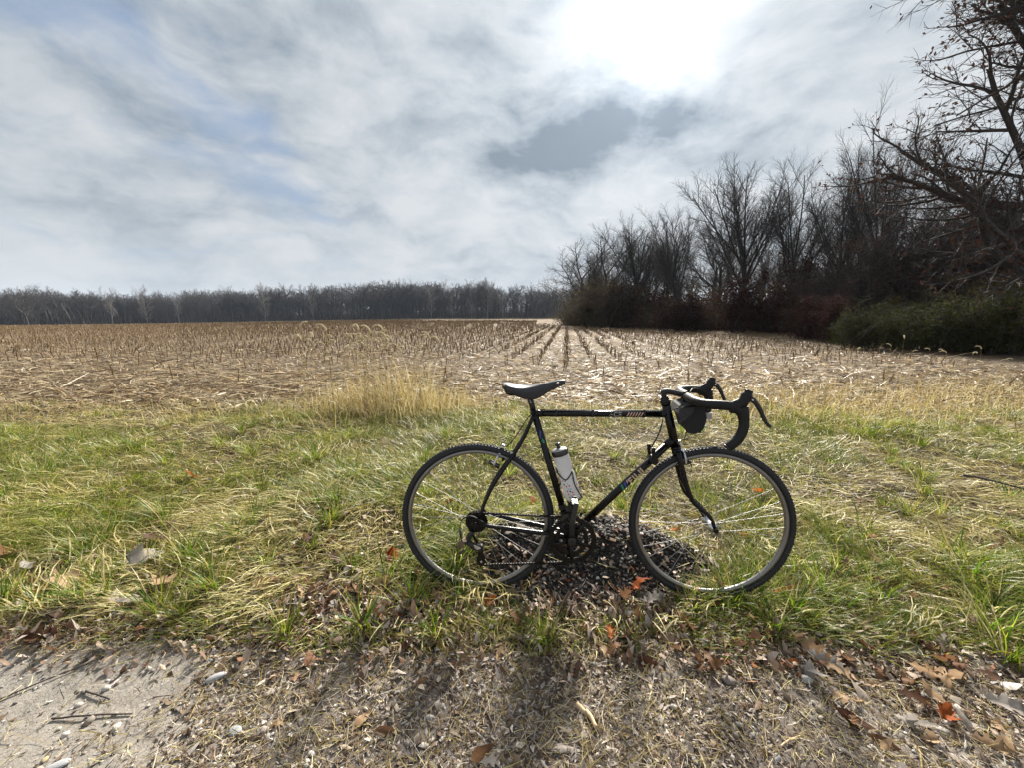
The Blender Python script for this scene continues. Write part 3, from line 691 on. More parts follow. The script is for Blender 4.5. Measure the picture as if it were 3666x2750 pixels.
# ------------------------------------------------------------------ the air: thin haze over the whole scene
def build_haze():
    m = bpy.data.materials.new('haze_air'); m.use_nodes = True; nt = m.node_tree; nt.nodes.clear()
    out = nt.nodes.new('ShaderNodeOutputMaterial'); v = nt.nodes.new('ShaderNodeVolumePrincipled')
    v.inputs['Color'].default_value = (.66, .80, 1.0, 1); v.inputs['Density'].default_value = HAZE; v.inputs['Anisotropy'].default_value = 0.0
    nt.links.new(v.outputs[0], out.inputs['Volume'])
    V = np.array([(x, y, z) for x in (-1000, 1000) for y in (-160, 1350) for z in (-16, 60)], float)
    F = np.array([(0, 1, 3, 2), (4, 6, 7, 5), (0, 4, 5, 1), (2, 3, 7, 6), (0, 2, 6, 4), (1, 5, 7, 3)])
    o = link('haze', new_mesh('haze', V, F), m); tag(o, kind='stuff')
HAZE = .00017
build_haze()
# ------------------------------------------------------------------ ground cover: grass, straw, litter, gravel, corn residue
def view_points(rng, n, y0, y1, k=1.36, pad=.5, p=2.0):
    """ground points, denser near the viewer as the eye resolves them (density ~ 1/y^p)"""
    u = rng.random(n); a = 2-p+1e-6
    y = (y0**a+u*(y1**a-y0**a))**(1/a)
    x = rng.uniform(-1, 1, n)*(k*y+pad)
    return x, y
GREEN = np.array([(.070, .135, .010), (.115, .185, .014), (.19, .245, .022), (.28, .29, .035), (.35, .32, .06)])
STRAW = np.array([(.52, .45, .19), (.64, .56, .28), (.46, .37, .13), (.72, .66, .42), (.38, .29, .10)])
BROWN = np.array([(.13, .08, .045), (.19, .12, .07), (.09, .058, .036), (.26, .17, .10)])
GOLD = np.array([(.62, .48, .20), (.68, .55, .28), (.55, .41, .16), (.72, .63, .40), (.48, .35, .14)])
HUSK = np.array([(.52, .43, .31), (.62, .54, .42), (.42, .33, .23), (.70, .63, .51), (.26, .18, .11), (.13, .085, .055), (.56, .46, .32)])
GREEN, STRAW, GOLD, HUSK, BROWN = GREEN*np.array([.74, .84, .6]), STRAW*np.array([.76, .75, .62]), GOLD*.78, HUSK*np.array([.74, .71, .62]), BROWN*.7
def pick(pal, n, rng, jit=.18): return pal[rng.integers(0, len(pal), n)]*rng.uniform(1-jit, 1+jit, (n, 1))
def stuff(name, parts, mat, label, cat):
    V, F, C = join_parts(parts); o = link(name, new_mesh(name, V, F, cols=C), mat); tag(o, label, cat, kind='stuff'); print(name, sum(len(f) for f in F)); return o
def bare_mask(x, y):
    """0 where the gravel heap and the trodden strip in front of it keep the grass away"""
    r = np.sqrt(((x-.42)/.62)**2+((y-1.72)/.27)**2)
    r2 = np.sqrt(((x+.62)/.44)**2+((y-1.50)/.15)**2)
    r3 = np.sqrt(((x-.28)/.62)**2+((y-1.46)/.10)**2)
    return sstep(r+.25*(fbm(x*7, y*7, 61, 2)-.5), .75, 1.1)*(.06+.94*sstep(r2, .6, 1.2))*(.2+.8*sstep(r3, .6, 1.1))
def grass_amount(x, y):
    e = EDGE_Y(x)
    a = sstep(y-e, -.05, .16)
    return a*bare_mask(x, y)*sstep(y, 5.6, 4.3)
def build_verge():
    rng = np.random.default_rng(11); parts = []
    # --- living grass in tufts
    n = 185000; x, y = view_points(rng, n, 1.15, 5.6, p=1.7)
    pat = fbm(x*1.1+4, y*1.5, 51, 4); clump = fbm(x*6.5, y*6.5, 52, 3)
    leftgreen = .14*sstep(x, .3, -1.5)*sstep(y, 4.6, 3.6)
    gr = sstep(pat+.45*(clump-.5)+leftgreen, .38, .60)
    # brownish patches named by the place: beyond the bar end and right of the front wheel
    br = 1.0*np.exp(-(((x+.62)/.42)**2+((y-1.52)/.16)**2))+.6*np.exp(-(((x+2.2)/.5)**2+((y-2.6)/.3)**2))+.6*sstep(fbm(x*2.6+30, y*2.6, 66, 3), .56, .68)+np.exp(-(((x-3.0)/1.1)**2+((y-2.75)/.45)**2))+.8*np.exp(-(((x-1.75)/.5)**2+((y-2.3)/.45)**2))+.7*np.exp(-(((x-.25)/.6)**2+((y-3.6)/.6)**2))+.5*np.exp(-(((x+1.1)/.6)**2+((y-3.4)/.35)**2))
    keep = rng.random(n) < grass_amount(x, y)*(.25+.75*gr)*(1-.8*np.clip(br, 0, 1))
    x, y, clump, pat, gr = x[keep], y[keep], clump[keep], pat[keep], gr[keep]; n = len(x)
    flow = 2*PI*fbm(x*.9+20, y*.9, 53, 2)*1.6+PI*.9        # blades lie the way the tufts fell
    yaw = np.where(rng.random(n) < .7, flow+rng.normal(0, .6, n), rng.uniform(0, 2*PI, n))
    L = rng.uniform(.05, .165, n)*(.55+.9*clump)*(.45+.55*sstep(y, 1.35, 1.8))*(.6+.8*sstep(pat, .35, .65)); w = rng.uniform(.0022, .0052, n)*(1+.10*y)
    c = pick(GREEN, n, rng); dry = rng.random(n) < (.22+.28*(1-gr)); c[dry] = pick(STRAW, dry.sum(), rng)*np.array([.92, .98, .85])
    half = rng.random(n) < .25; c[half] = c[half]*.55+pick(STRAW, half.sum(), rng)*.45
    P = np.stack([x, y, height(x, y)], 1)
    parts.append(ribbons(P, yaw, rng.uniform(.15, .9, n), rng.uniform(1.0, 2.05, n), L, w, 3, c, twist=rng.normal(0, .5, n), curl=rng.normal(0, .5, n)))
    # --- strong upright green tufts
    tx, ty, ts = [], [], []
    for px, py, s in ((370, 1960, 1), (700, 2010, 1.15), (760, 2050, 1), (420, 1900, .9), (1390, 2080, 1.1), (1480, 2160, .9), (60, 1700, 1), (590, 1880, 1.1), (950, 2030, .8), (2940, 2130, 1.2), (3560, 2260, 1.5), (3480, 2080, 1.1), (3600, 2350, 1.1), (2850, 2200, .9), (3300, 1720, 1.2), (3100, 1900, 1), (2200, 1650, .8), (1820, 1710, .9), (1280, 1720, 1.1), (1840, 1462, 1.1), (900, 1640, 1), (300, 1600, 1), (2760, 1480, 1), (2240, 1760, .9), (1130, 1660, 1), (1240, 1700, .8), (1950, 2290, .8), (1300, 2250, .9), (2760, 2250, .8), (150, 2180, .8), (300, 2150, .8), (1560, 2280, .8), (650, 2210, .7), (1020, 2270, .8), (3000, 2050, .9), (2620, 2172, .7), (2700, 2162, .75), (2480, 2190, .6), (1640, 2150, .5), (2560, 2180, .6)):
        g = on_ground(px, py); tx.append(g.x); ty.append(g.y); ts.append(s)
    nt = 150; qx, qy = view_points(rng, nt, 1.4, 5.0, p=1.6)
    kk = grass_amount(qx, qy) > rng.random(nt)
    tx = np.array(tx+list(qx[kk])); ty = np.array(ty+list(qy[kk])); ts = np.array(ts+list(rng.uniform(.6, 1.05, kk.sum())))
    m = 62; X = np.repeat(tx, m); Y = np.repeat(ty, m); S = np.repeat(ts, m); n = len(X)
    a = rng.uniform(0, 2*PI, n); r = np.abs(rng.normal(0, .035, n))*S; X = X+np.cos(a)*r; Y = Y+np.sin(a)*r
    hue = np.repeat(rng.random(len(tx)), m)[:, None]
    c = pick(GREEN[:4], n, rng)*(.85+.3*hue); dry = rng.random(n) < .22; c[dry] = pick(STRAW, dry.sum(), rng)
    P = np.stack([X, Y, height(X, Y)], 1)
    parts.append(ribbons(P, a+rng.normal(0, .5, n), rng.uniform(.1, .6, n), rng.uniform(.7, 1.8, n), rng.uniform(.10, .27, n)*S, rng.uniform(.003, .0068, n), 5, c, twist=rng.normal(0, .4, n), curl=rng.normal(0, .4, n)))
    stuff('verge_grass', parts, M['grass'], 'green and yellowing grass growing along the field verge', 'grass')
    # --- dead flattened straw among it
    parts = []
    n = 80000; x, y = view_points(rng, n, 1.1, 6.8, p=1.8)
    e = EDGE_Y(x); a = sstep(y-e, -.04, .14)*(.04+.96*bare_mask(x, y))*sstep(y, 7.2, 5.2); k = rng.random(n) < a*.9
    x, y = x[k], y[k]; n = len(x)
    flow = 2*PI*fbm(x*.8+50, y*.8, 57, 2)*1.4
    yaw = np.where(rng.random(n) < .6, flow+rng.normal(0, .5, n), rng.uniform(0, 2*PI, n))
    c = pick(STRAW, n, rng); t = rng.random(n) < .26; c[t] = pick(BROWN, t.sum(), rng); gold = rng.random(n) < sstep(y, 3.9, 4.6)*.8; c[gold] = pick(GOLD, gold.sum(), rng)
    P = np.stack([x, y, height(x, y)+rng.uniform(.0, .03, n)*sstep(y, 1.4, 2)], 1)
    parts.append(ribbons(P, yaw, rng.uniform(.9, 1.45, n), rng.uniform(1.35, 1.85, n), rng.uniform(.05, .20, n)*(.5+.5*sstep(y, 1.3, 1.7)), rng.uniform(.0022, .0055, n)*(1+.1*y), 3, c, twist=rng.normal(0, .5, n), curl=rng.normal(0, .7, n)))
    n = 26000; x, y = view_points(rng, n, 1.3, 5.2, p=1.7); pt = fbm(x*2.1+7, y*2.6, 59, 3); k = (rng.random(n) < sstep(pt, .46, .62)*sstep(y-EDGE_Y(x), .05, .2)*bare_mask(x, y)*.85); x, y, pt = x[k], y[k], pt[k]; n = len(x)
    flow = 2*PI*fbm(x*1.2+50, y*1.2, 57, 2)*1.4; P = np.stack([x, y, height(x, y)+rng.uniform(.01, .055, n)], 1)
    parts.append(ribbons(P, flow+rng.normal(0, .45, n), rng.uniform(.8, 1.35, n), rng.uniform(1.4, 2.0, n), rng.uniform(.08, .24, n)*(.6+.4*sstep(y, 1.4, 1.9)), rng.uniform(.0025, .0055, n)*(1+.1*y), 3, pick(STRAW[[0, 1, 3, 3]], n, rng), twist=rng.normal(0, .5, n), curl=rng.normal(0, .7, n), floor=False))
    # golden dry weeds standing behind the verge, thick on the right and round the foxtails
    n = 64000; x, y = view_points(rng, n, 4.0, 8.5, p=1.6)
    am = 1.6*np.exp(-(((x+1.55)/.95)**2+((y-4.95)/.50)**2)*1.1)+.75*sstep(x, 1.8, 3.2)*np.exp(-((y-5.4-.12*(x-4))/1.0)**2)+.4*np.exp(-(((x-.9)/.7)**2+((y-4.6)/.3)**2))+.16*np.exp(-((y-4.75)/.45)**2)
    k = rng.random(n) < am*(.35+.9*fbm(x*4, y*4, 58, 2)); x, y = x[k], y[k]; n = len(x)
    tall = np.exp(-(((x+1.55)/.9)**2+((y-4.95)/.6)**2))
    c = pick(GOLD, n, rng); t = rng.random(n) < .12; c[t] = pick(BROWN, t.sum(), rng); t = rng.random(n) < .35; c[t] = pick(STRAW, t.sum(), rng)
    P = np.stack([x, y, height(x, y)], 1)
    parts.append(ribbons(P, rng.uniform(0, 2*PI, n), rng.uniform(.0, .3, n), rng.uniform(.3, 2.1, n), rng.uniform(.12, .36, n)*(.8+2.5*tall*rng.uniform(.5, 1.2, n)), rng.uniform(.003, .0085, n), 3, c, twist=rng.normal(0, .5, n), curl=rng.normal(0, .6, n)))
    stuff('dry_grass', parts, M['straw'], 'dead straw and golden dry weeds between verge and field', 'dry grass')
build_verge()

def crumbs(P, size, aspect, rng, col, lift=.3):
    """small bent flakes lying about: two quads folded along the middle"""
    n = len(P); yaw = rng.uniform(0, 2*PI, n); d = np.stack([np.cos(yaw), np.sin(yaw), rng.normal(0, lift, n)], 1); s = np.stack([-np.sin(yaw), np.cos(yaw), rng.normal(0, lift, n)], 1)
    L = (size)[:, None]; W = (size*aspect)[:, None]; up = np.array([0, 0, 1.])*size[:, None]*rng.uniform(-.1, .35, (n, 1))
    q = lambda k: 1+rng.uniform(-k, k, (n, 1))
    a = P-d*L*q(.3)*.6-s*W*q(.4)*.4; b = P-d*L*.2*q(.5)+s*W*q(.5)*.9; c = P+d*L*q(.3)+s*W*q(.6)*.25; e = P+d*L*.25*q(.5)-s*W*q(.5); mid = P+up+s*W*.1
    V = np.stack([a, b, c, e, mid], 1).reshape(-1, 3); o = (np.arange(n)*5)[:, None]
    F = np.stack([o+np.array([[4, 0, 3]]), o+np.array([[4, 3, 2]]), o+np.array([[4, 2, 1]]), o+np.array([[4, 1, 0]])], 1).reshape(-1, 3)
    return V, F, np.repeat(col, 5, 0)
def ico():
    t = (1+5**.5)/2
    V = np.array([(-1, t, 0), (1, t, 0), (-1, -t, 0), (1, -t, 0), (0, -1, t), (0, 1, t), (0, -1, -t), (0, 1, -t), (t, 0, -1), (t, 0, 1), (-t, 0, -1), (-t, 0, 1)], float); V /= np.linalg.norm(V[0])
    F = np.array([(0, 11, 5), (0, 5, 1), (0, 1, 7), (0, 7, 10), (0, 10, 11), (1, 5, 9), (5, 11, 4), (11, 10, 2), (10, 7, 6), (7, 1, 8), (3, 9, 4), (3, 4, 2), (3, 2, 6), (3, 6, 8), (3, 8, 9), (4, 9, 5), (2, 4, 11), (6, 2, 10), (8, 6, 7), (9, 8, 1)])
    return V, F
ICO = ico()
def stones(P, r, rng, col, split=True):
    n = len(P)
    if split and n > 50:
        big = r > np.quantile(r, .62); sm = ~big
        a = stones(P[big], r[big], rng, col[big], False); m = int(sm.sum())
        o = np.array([(1, 0, 0), (0, 1, 0), (-1, 0, 0), (0, -1, 0), (0, 0, 1.)])[None]*(1+rng.normal(0, .2, (m, 5, 1)))*np.stack([rng.uniform(.8, 1.5, m), rng.uniform(.7, 1.1, m), rng.uniform(.5, .9, m)], 1)[:, None]*r[sm][:, None, None]
        t = rng.uniform(0, 2*PI, m); c, s = np.cos(t)[:, None], np.sin(t)[:, None]
        V = (np.stack([o[:, :, 0]*c-o[:, :, 1]*s, o[:, :, 0]*s+o[:, :, 1]*c, o[:, :, 2]], -1)+P[sm][:, None]).reshape(-1, 3)
        F = (np.array([(0, 1, 4), (1, 2, 4), (2, 3, 4), (3, 0, 4)])[None]+(np.arange(m)*5)[:, None, None]).reshape(-1, 3)
        V2, F2, C2 = join_parts([a, (V, F, np.repeat(col[sm], 5, 0))]); return V2, F2[0], C2
    v = ICO[0][None]*(1+rng.normal(0, .16, (n, 12, 1)))
    sc = np.stack([rng.uniform(.8, 1.5, n), rng.uniform(.7, 1.1, n), rng.uniform(.45, .9, n)], 1)
    v = v*sc[:, None]*r[:, None, None]; a = rng.uniform(0, 2*PI, n); c, s = np.cos(a)[:, None], np.sin(a)[:, None]
    V = np.stack([v[:, :, 0]*c-v[:, :, 1]*s, v[:, :, 0]*s+v[:, :, 1]*c, v[:, :, 2]], -1)+P[:, None]
    F = (ICO[1][None]+(np.arange(n)*12)[:, None, None]).reshape(-1, 3)
    return V.reshape(-1, 3), F, np.repeat(col, 12, 0)
STONE = np.array([(.24, .225, .21), (.34, .325, .30), (.17, .16, .15), (.28, .245, .21), (.42, .40, .37), (.20, .17, .15), (.12, .115, .11)])
def sandy(x, y): return sstep(x+.9*(fbm(x*3, y*3, 71, 3)-.5), -.75, -1.10)*sstep(y-EDGE_Y(x), .0, -.10)
def build_litter():
    rng = np.random.default_rng(21); parts = []
    # crumbled leaf and bark on the path
    n = 60000; x = rng.uniform(-2.1, 2.1, n); y = rng.uniform(.62, 1.75, n); e = EDGE_Y(x)
    inpath = sstep(y-e, .30, -.02)
    am = (.30+1.1*sstep(fbm(x*3.2, y*3.2, 72, 3), .38, .62))*inpath*(1-.86*sandy(x, y))*(.75+.55*sstep(x, .6, 1.4))
    k = rng.random(n) < am; x, y = x[k], y[k]; n = len(x)
    pal = np.concatenate([BROWN*.7, BROWN*.9, BROWN, np.array([(.40, .35, .31), (.48, .43, .39), (.52, .48, .44), (.30, .255, .22), (.20, .165, .14), (.40, .33, .26)])]); c = pick(pal, n, rng, .25)
    sz = rng.lognormal(0, .5, n)*.0082*(1+.5*sstep(x, .7, 1.6))
    parts.append(crumbs(np.stack([x, y, height(x, y)+.003], 1), sz, rng.uniform(.12, .5, n), rng, c))
    # leaf pieces drifted along the edge of the grass
    n = 26000; x = rng.uniform(-2.3, 2.6, n); y = rng.normal(1.42, .15, n); e = EDGE_Y(x)
    am = .30+1.4*np.exp(-(((x+.62)/.42)**2+((y-1.5)/.16)**2))+.9*np.exp(-(((x-.6)/.5)**2+((y-1.42)/.10)**2))+.8*np.exp(-(((x-1.3)/.7)**2+((y-1.2)/.1)**2))
    k = (rng.random(n) < am*.75)&(y > e-.12); x, y = x[k], y[k]; n = len(x)
    pal = np.array([(.20, .135, .09), (.30, .225, .165), (.14, .08, .05), (.40, .33, .27), (.09, .052, .036), (.20, .095, .05), (.38, .32, .28)])
    parts.append(crumbs(np.stack([x, y, height(x, y)+rng.uniform(.003, .022, n)], 1), rng.lognormal(0, .4, n)*.013, rng.uniform(.25, .55, n), rng, pick(pal, n, rng), .8))
    # on the gravel heap
    n = 500; x = rng.normal(.42, .35, n); y = rng.normal(1.72, .13, n)
    parts.append(crumbs(np.stack([x, y, height(x, y)+.006], 1), rng.lognormal(0, .4, n)*.008, rng.uniform(.3, .7, n), rng, pick(pal, n, rng), .4))
    # flakes in the verge
    n = 5200; x, y = view_points(rng, n, 1.6, 5.5, p=1.7)
    parts.append(crumbs(np.stack([x, y, height(x, y)+rng.uniform(.01, .05, n)], 1), rng.lognormal(0, .4, n)*.014, rng.uniform(.3, .6, n), rng, pick(pal, n, rng), .5))
    stuff('leaf_litter', parts, M['litter'], 'crumbled brown leaves and bark scattered over path and verge', 'leaf litter')
    # straw bits and thin twigs on the path
    parts = []
    n = 32000; x = rng.uniform(-2.1, 2.1, n); y = rng.uniform(.62, 1.6, n); e = EDGE_Y(x)
    k = rng.random(n) < sstep(y-e, .3, 0)*(1-.85*sandy(x, y))*(.35+.9*fbm(x*3, y*3, 74, 2)); x, y = x[k], y[k]; n = len(x)
    c = pick(np.concatenate([STRAW, BROWN, HUSK[:4], np.array([(.44, .40, .34), (.50, .46, .40)])]), n, rng)
    P = np.stack([x, y, height(x, y)+.003], 1); L = rng.lognormal(0, .6, n)*.030; yaw = rng.uniform(0, 2*PI, n)
    parts.append(ribbons(P, yaw, rng.uniform(1.3, 1.6, n), rng.uniform(1.4, 1.72, n), L, rng.uniform(.0012, .0036, n), 2, c, .5, rng.normal(0, .6, n), curl=rng.normal(0, .5, n)))
    stuff('straw_bits', parts, M['straw'], 'bits of straw and thin stems lying over the gravel path', 'straw')
    # gravel
    parts = []
    n = 7000; x = rng.uniform(-2.1, 2.1, n); y = rng.uniform(.62, 1.65, n); e = EDGE_Y(x)
    k = (rng.random(n) < (.30+.9*sstep(fbm(x*2.3, y*2.3, 73, 3), .45, .65)+.5*sstep(y, 1.0, .75))*sstep(y-e, .25, .05)*(1-.75*sandy(x, y))); x, y = x[k], y[k]; n = len(x)
    r = rng.lognormal(0, .5, n)*.0040
    parts.append(stones(np.stack([x, y, height(x, y)+r*.2], 1), r, rng, pick(STONE, n, rng)))
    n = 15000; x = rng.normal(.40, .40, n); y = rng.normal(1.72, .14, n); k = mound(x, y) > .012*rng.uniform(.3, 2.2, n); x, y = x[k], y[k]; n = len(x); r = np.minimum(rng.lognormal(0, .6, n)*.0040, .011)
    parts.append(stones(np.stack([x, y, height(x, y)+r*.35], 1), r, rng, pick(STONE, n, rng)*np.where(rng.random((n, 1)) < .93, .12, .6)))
    n = 2600; x = rng.normal(.25, .42, n); y = rng.normal(1.50, .06, n); r = np.minimum(rng.lognormal(0, .45, n)*.0042, .010)
    parts.append(stones(np.stack([x, y, height(x, y)+r*.3], 1), r, rng, pick(STONE, n, rng)*.8))
    stuff('gravel', parts, M['stone'], 'loose grey gravel on the path and over the heap under the bicycle', 'gravel')
build_litter()

ROW_A = R(8.0)        # the rows run a little right of straight ahead
def row_xy(u, v):     # u across rows, v along them
    return u*math.cos(ROW_A)+v*math.sin(ROW_A), -u*math.sin(ROW_A)+v*math.cos(ROW_A)
def wood_edge(y): return np.interp(y, [0, 9, 17, 24, 31, 46, 60, 120, 200], [12.5, 12.0, 13.2, 13.6, 12.0, 7.0, 4, 8, 10])
def build_field():
    rng = np.random.default_rng(31); parts = []
    # corn husks, leaves and broken stalks lying flat
    n = 92000; x, y = view_points(rng, n, 4.7, 70, p=2.15)
    dens = sstep(y, 4.6, 6.0)*(.55+.7*fbm(x*.9, y*.9, 81, 3))*(1-.75*sstep(y, 12, 20)*sstep(x, 1, -2))*(1-.5*sstep(y, 18, 40)); k = (rng.random(n) < dens)&(x < wood_edge(y)+.5); x, y = x[k], y[k]; n = len(x)
    vv = (x*math.cos(ROW_A)-y*math.sin(ROW_A))/.76; offr = np.abs(vv-np.round(vv)); k = (y < 8.5)|(rng.random(n) < np.where(offr > .20, 1, .25)); x, y = x[k], y[k]; n = len(x)
    z = height(x, y)
    c = pick(np.concatenate([HUSK, BROWN[:3]]), n, rng, .22)
    yaw = np.where(rng.random(n) < .5, rng.normal(.15, .45, n), rng.uniform(0, 2*PI, n))+np.where(rng.random(n) < .5, 0, PI)
    L = rng.lognormal(0, .55, n)*.15*(1+.012*y); w = rng.uniform(.006, .030, n)*(1+.012*y)
    parts.append(ribbons(np.stack([x, y, z+rng.uniform(.0, .05, n)], 1), yaw, rng.uniform(1.15, 1.6, n), rng.uniform(1.3, 1.95, n), L, w, 3, c, .35, rng.normal(0, .6, n), curl=rng.normal(0, .6, n)))
    # curled leaf pieces standing off the ground
    n = 11000; x, y = view_points(rng, n, 5.0, 30, p=2.1); k = x < wood_edge(y); x, y = x[k], y[k]; n = len(x)
    parts.append(ribbons(np.stack([x, y, height(x, y)], 1), rng.uniform(0, 2*PI, n), rng.uniform(.1, .9, n), rng.uniform(1.2, 2.9, n), rng.uniform(.10, .28, n), rng.uniform(.008, .022, n), 4, pick(HUSK[:5], n, rng), .2, rng.normal(0, .6, n), curl=rng.normal(0, .9, n)))
    stuff('corn_residue', parts, M['straw'], 'flattened pale corn husks and broken stalks covering the field', 'crop residue')
    # standing stubble in rows
    us = np.arange(-190, 60)*.76; P = []
    for u in us:
        v = np.arange(6.2, 110, .12); v = v+rng.normal(0, .04, len(v)); uu = u+rng.normal(0, .045, len(v))
        X, Y = row_xy(uu, v); keep = (np.abs(X) < 1.4*Y+2)&(X < wood_edge(Y)-.3)&(Y > 6.0)
        miss = fbm(u*.7+v*.13, v*.05, 83, 2)
        prob = .85*np.clip(24/np.maximum(Y, 1), 0, 1)**1.0*sstep(miss, .22, .42)*np.interp(Y, [6, 9, 11, 13], [.05, .16, .5, 1.0])
        keep &= rng.random(len(v)) < prob; P.append(np.stack([X[keep], Y[keep]], 1))
    P = np.concatenate(P); P = P[np.argsort(P[:, 1]+.0*P[:, 0])]; print('stubble', len(P))
    near, far = P[:260], P[260:]
    n = len(far); x, y = far[:, 0], far[:, 1]; H = rng.uniform(.10, .30, n)*(1+.006*y); lean = rng.normal(0, .28, (n, 2))
    pts = np.zeros((n, 3, 3)); 
    for k, t in enumerate((0, .5, 1)): pts[:, k] = np.stack([x+lean[:, 0]*H*t, y+lean[:, 1]*H*t, height(x, y)+H*t-.02*(t == 0)], 1)
    r = rng.uniform(.009, .015, n)*(1+.03*np.maximum(0, y-18)); rad = np.stack([r*1.15, r, r*.85], 1)
    V, F = tubes_np(pts, rad, 3); col = np.array([(.18, .11, .048), (.24, .155, .07), (.125, .075, .034), (.29, .205, .10)])[rng.integers(0, 4, n)]
    parts = [(V, F, np.repeat(col, 9, 0))]
    m = int(n*.5); i = rng.integers(0, int(n*.6), m)    # torn leaf sheaths hanging from them
    parts.append(ribbons(np.stack([x[i], y[i], height(x[i], y[i])+H[i]*rng.uniform(.2, .95, m)], 1), rng.uniform(0, 2*PI, m), rng.uniform(.2, 1.2, m), rng.uniform(1.6, 2.9, m), rng.uniform(.06, .24, m), rng.uniform(.008, .02, m)*(1+.02*y[i]), 2, pick(HUSK[:5], m, rng)*.9, .2, floor=False))
    stuff('corn_stubble', parts, M['litter'], 'rows of cut corn stubble running away across the field', 'stubble')
    # the nearest stubs, one by one
    kinds = []
    for s in range(6):
        r = np.random.default_rng(200+s); Hh = .30+.12*(s % 3)*.6; a = r.normal(0, .10, 2)
        pts = np.array([[(a[0]*Hh*t, a[1]*Hh*t, Hh*t-.03) for t in (0, .3, .6, 1)]]); rad = np.array([[.014, .012, .0125, .010]])
        V, F = tubes_np(pts, rad, 6)
        st = new_mesh('corn_stub', V, F, True); st.materials.append(M['cornstalk'])
        V, F, C = ribbons(np.array([(a[0]*Hh*.5, a[1]*Hh*.5, Hh*q) for q in (.35, .6, .8)]), r.uniform(0, 6.28, 3), np.array([.3, .5, .2]), np.array([2.4, 2.7, 2.2]), np.array([.2, .17, .13]), np.array([.018, .016, .014]), 4, np.tile(np.array([.3, .2, .1]), (3, 1)), .2, floor=False)
        sh = new_mesh('corn_sheath', V, F); sh.materials.append(M['cornstalk']); kinds.append((st, sh))
    rnd = random.Random(3)
    for (x, y) in near:
        st, sh = kinds[rnd.randrange(6)]
        o = link('corn_stub', st); o.location = (x, y, hz(x, y)); o.rotation_euler = (rnd.gauss(0, .1), rnd.gauss(0, .1), rnd.uniform(0, 6.28)); s = rnd.uniform(.35, .8); o.scale = (s, s, s)
        tag(o, 'short broken brown corn stub standing in the near stubble', 'corn stub', 'corn stubs in the near part of the field')
        link('leaf_sheath', sh, None, o)
build_field()
# ------------------------------------------------------------------ bicycle
class G:
    """collects shapes into one mesh"""
    def __init__(s): s.v = []; s.f = []
    def add(s, V, F):
        o = len(s.v); s.v += [tuple(p) for p in V]; s.f += [tuple(i+o for i in f) for f in F]; return s
    def tube(s, pts, r, n=10, cap=True, flat=None):
        pts = [Vector(p) for p in pts]; N = len(pts); rr = r if isinstance(r, (list, tuple)) else [r]*N
        V, F = [], []; U = None
        for i, p in enumerate(pts):
            t = (pts[min(i+1, N-1)]-pts[max(i-1, 0)]).normalized()
            if U is None: U = t.orthogonal().normalized() if flat is None else (Vector(flat)-t*Vector(flat).dot(t)).normalized()
            else: U = (U-t*U.dot(t)).normalized()
            W = t.cross(U); q = rr[i]; qa, qb = q if isinstance(q, tuple) else (q, q)
            V += [p+U*qa*math.cos(a)+W*qb*math.sin(a) for a in (2*PI*k/n for k in range(n))]
        for i in range(N-1):
            for k in range(n): F.append((i*n+k, i*n+(k+1) % n, (i+1)*n+(k+1) % n, (i+1)*n+k))
        if cap: F += [tuple(range(n-1, -1, -1)), tuple(range((N-1)*n, N*n))]
        return s.add(V, F)
    def box(s, c, d, rot=None):
        V = [Vector((sx*d[0]/2, sy*d[1]/2, sz*d[2]/2)) for sx in (-1, 1) for sy in (-1, 1) for sz in (-1, 1)]
        if rot is not None: V = [rot @ q for q in V]
        V = [q+Vector(c) for q in V]
        return s.add(V, [(0, 1, 3, 2), (4, 6, 7, 5), (0, 4, 5, 1), (2, 3, 7, 6), (0, 2, 6, 4), (1, 5, 7, 3)])
    def lathe(s, prof, c=(0, 0, 0), ax=(0, 1, 0), n=24, close=False):
        """prof: (radius, offset along axis)"""
        ax = Vector(ax).normalized(); U = ax.orthogonal().normalized(); W = ax.cross(U); c = Vector(c)
        V = [c+ax*h+(U*math.cos(a)+W*math.sin(a))*r for r, h in prof for a in (2*PI*k/n for k in range(n))]
        m = len(prof); F = []
        for i in range(m if close else m-1):
            j = (i+1) % m
            for k in range(n): F.append((i*n+k, i*n+(k+1) % n, j*n+(k+1) % n, j*n+k))
        if not close:
            if prof[0][0] > 1e-6: F.append(tuple(range(n-1, -1, -1)))
            if prof[-1][0] > 1e-6: F.append(tuple(range((m-1)*n, m*n)))
        return s.add(V, F)
    def plate(s, pts, y0, y1):
        """outline in the (x, z) plane thickened from y0 to y1"""
        n = len(pts); V = [(x, y0, z) for x, z in pts]+[(x, y1, z) for x, z in pts]
        return s.add(V, [tuple(range(n-1, -1, -1)), tuple(range(n, 2*n))]+[(i, (i+1) % n, n+(i+1) % n, n+i) for i in range(n)])
    def move(s, fn): s.v = [tuple(fn(Vector(p))) for p in s.v]; return s
    def build(s, name, mat, parent=None, smooth=True, label=None, bevel=0):
        me = bpy.data.meshes.new(name); me.from_pydata(s.v, [], s.f); me.materials.append(mat)
        if smooth:
            me.polygons.foreach_set('use_smooth', np.array([len(p.vertices) == 4 for p in me.polygons]))
        me.update(); o = link(name, me, None, parent)
        if bevel: b = o.modifiers.new('bevel', 'BEVEL'); b.width = bevel; b.segments = 2; b.limit_method = 'ANGLE'; b.angle_limit = R(40)
        if label: o['label'] = label
        return o
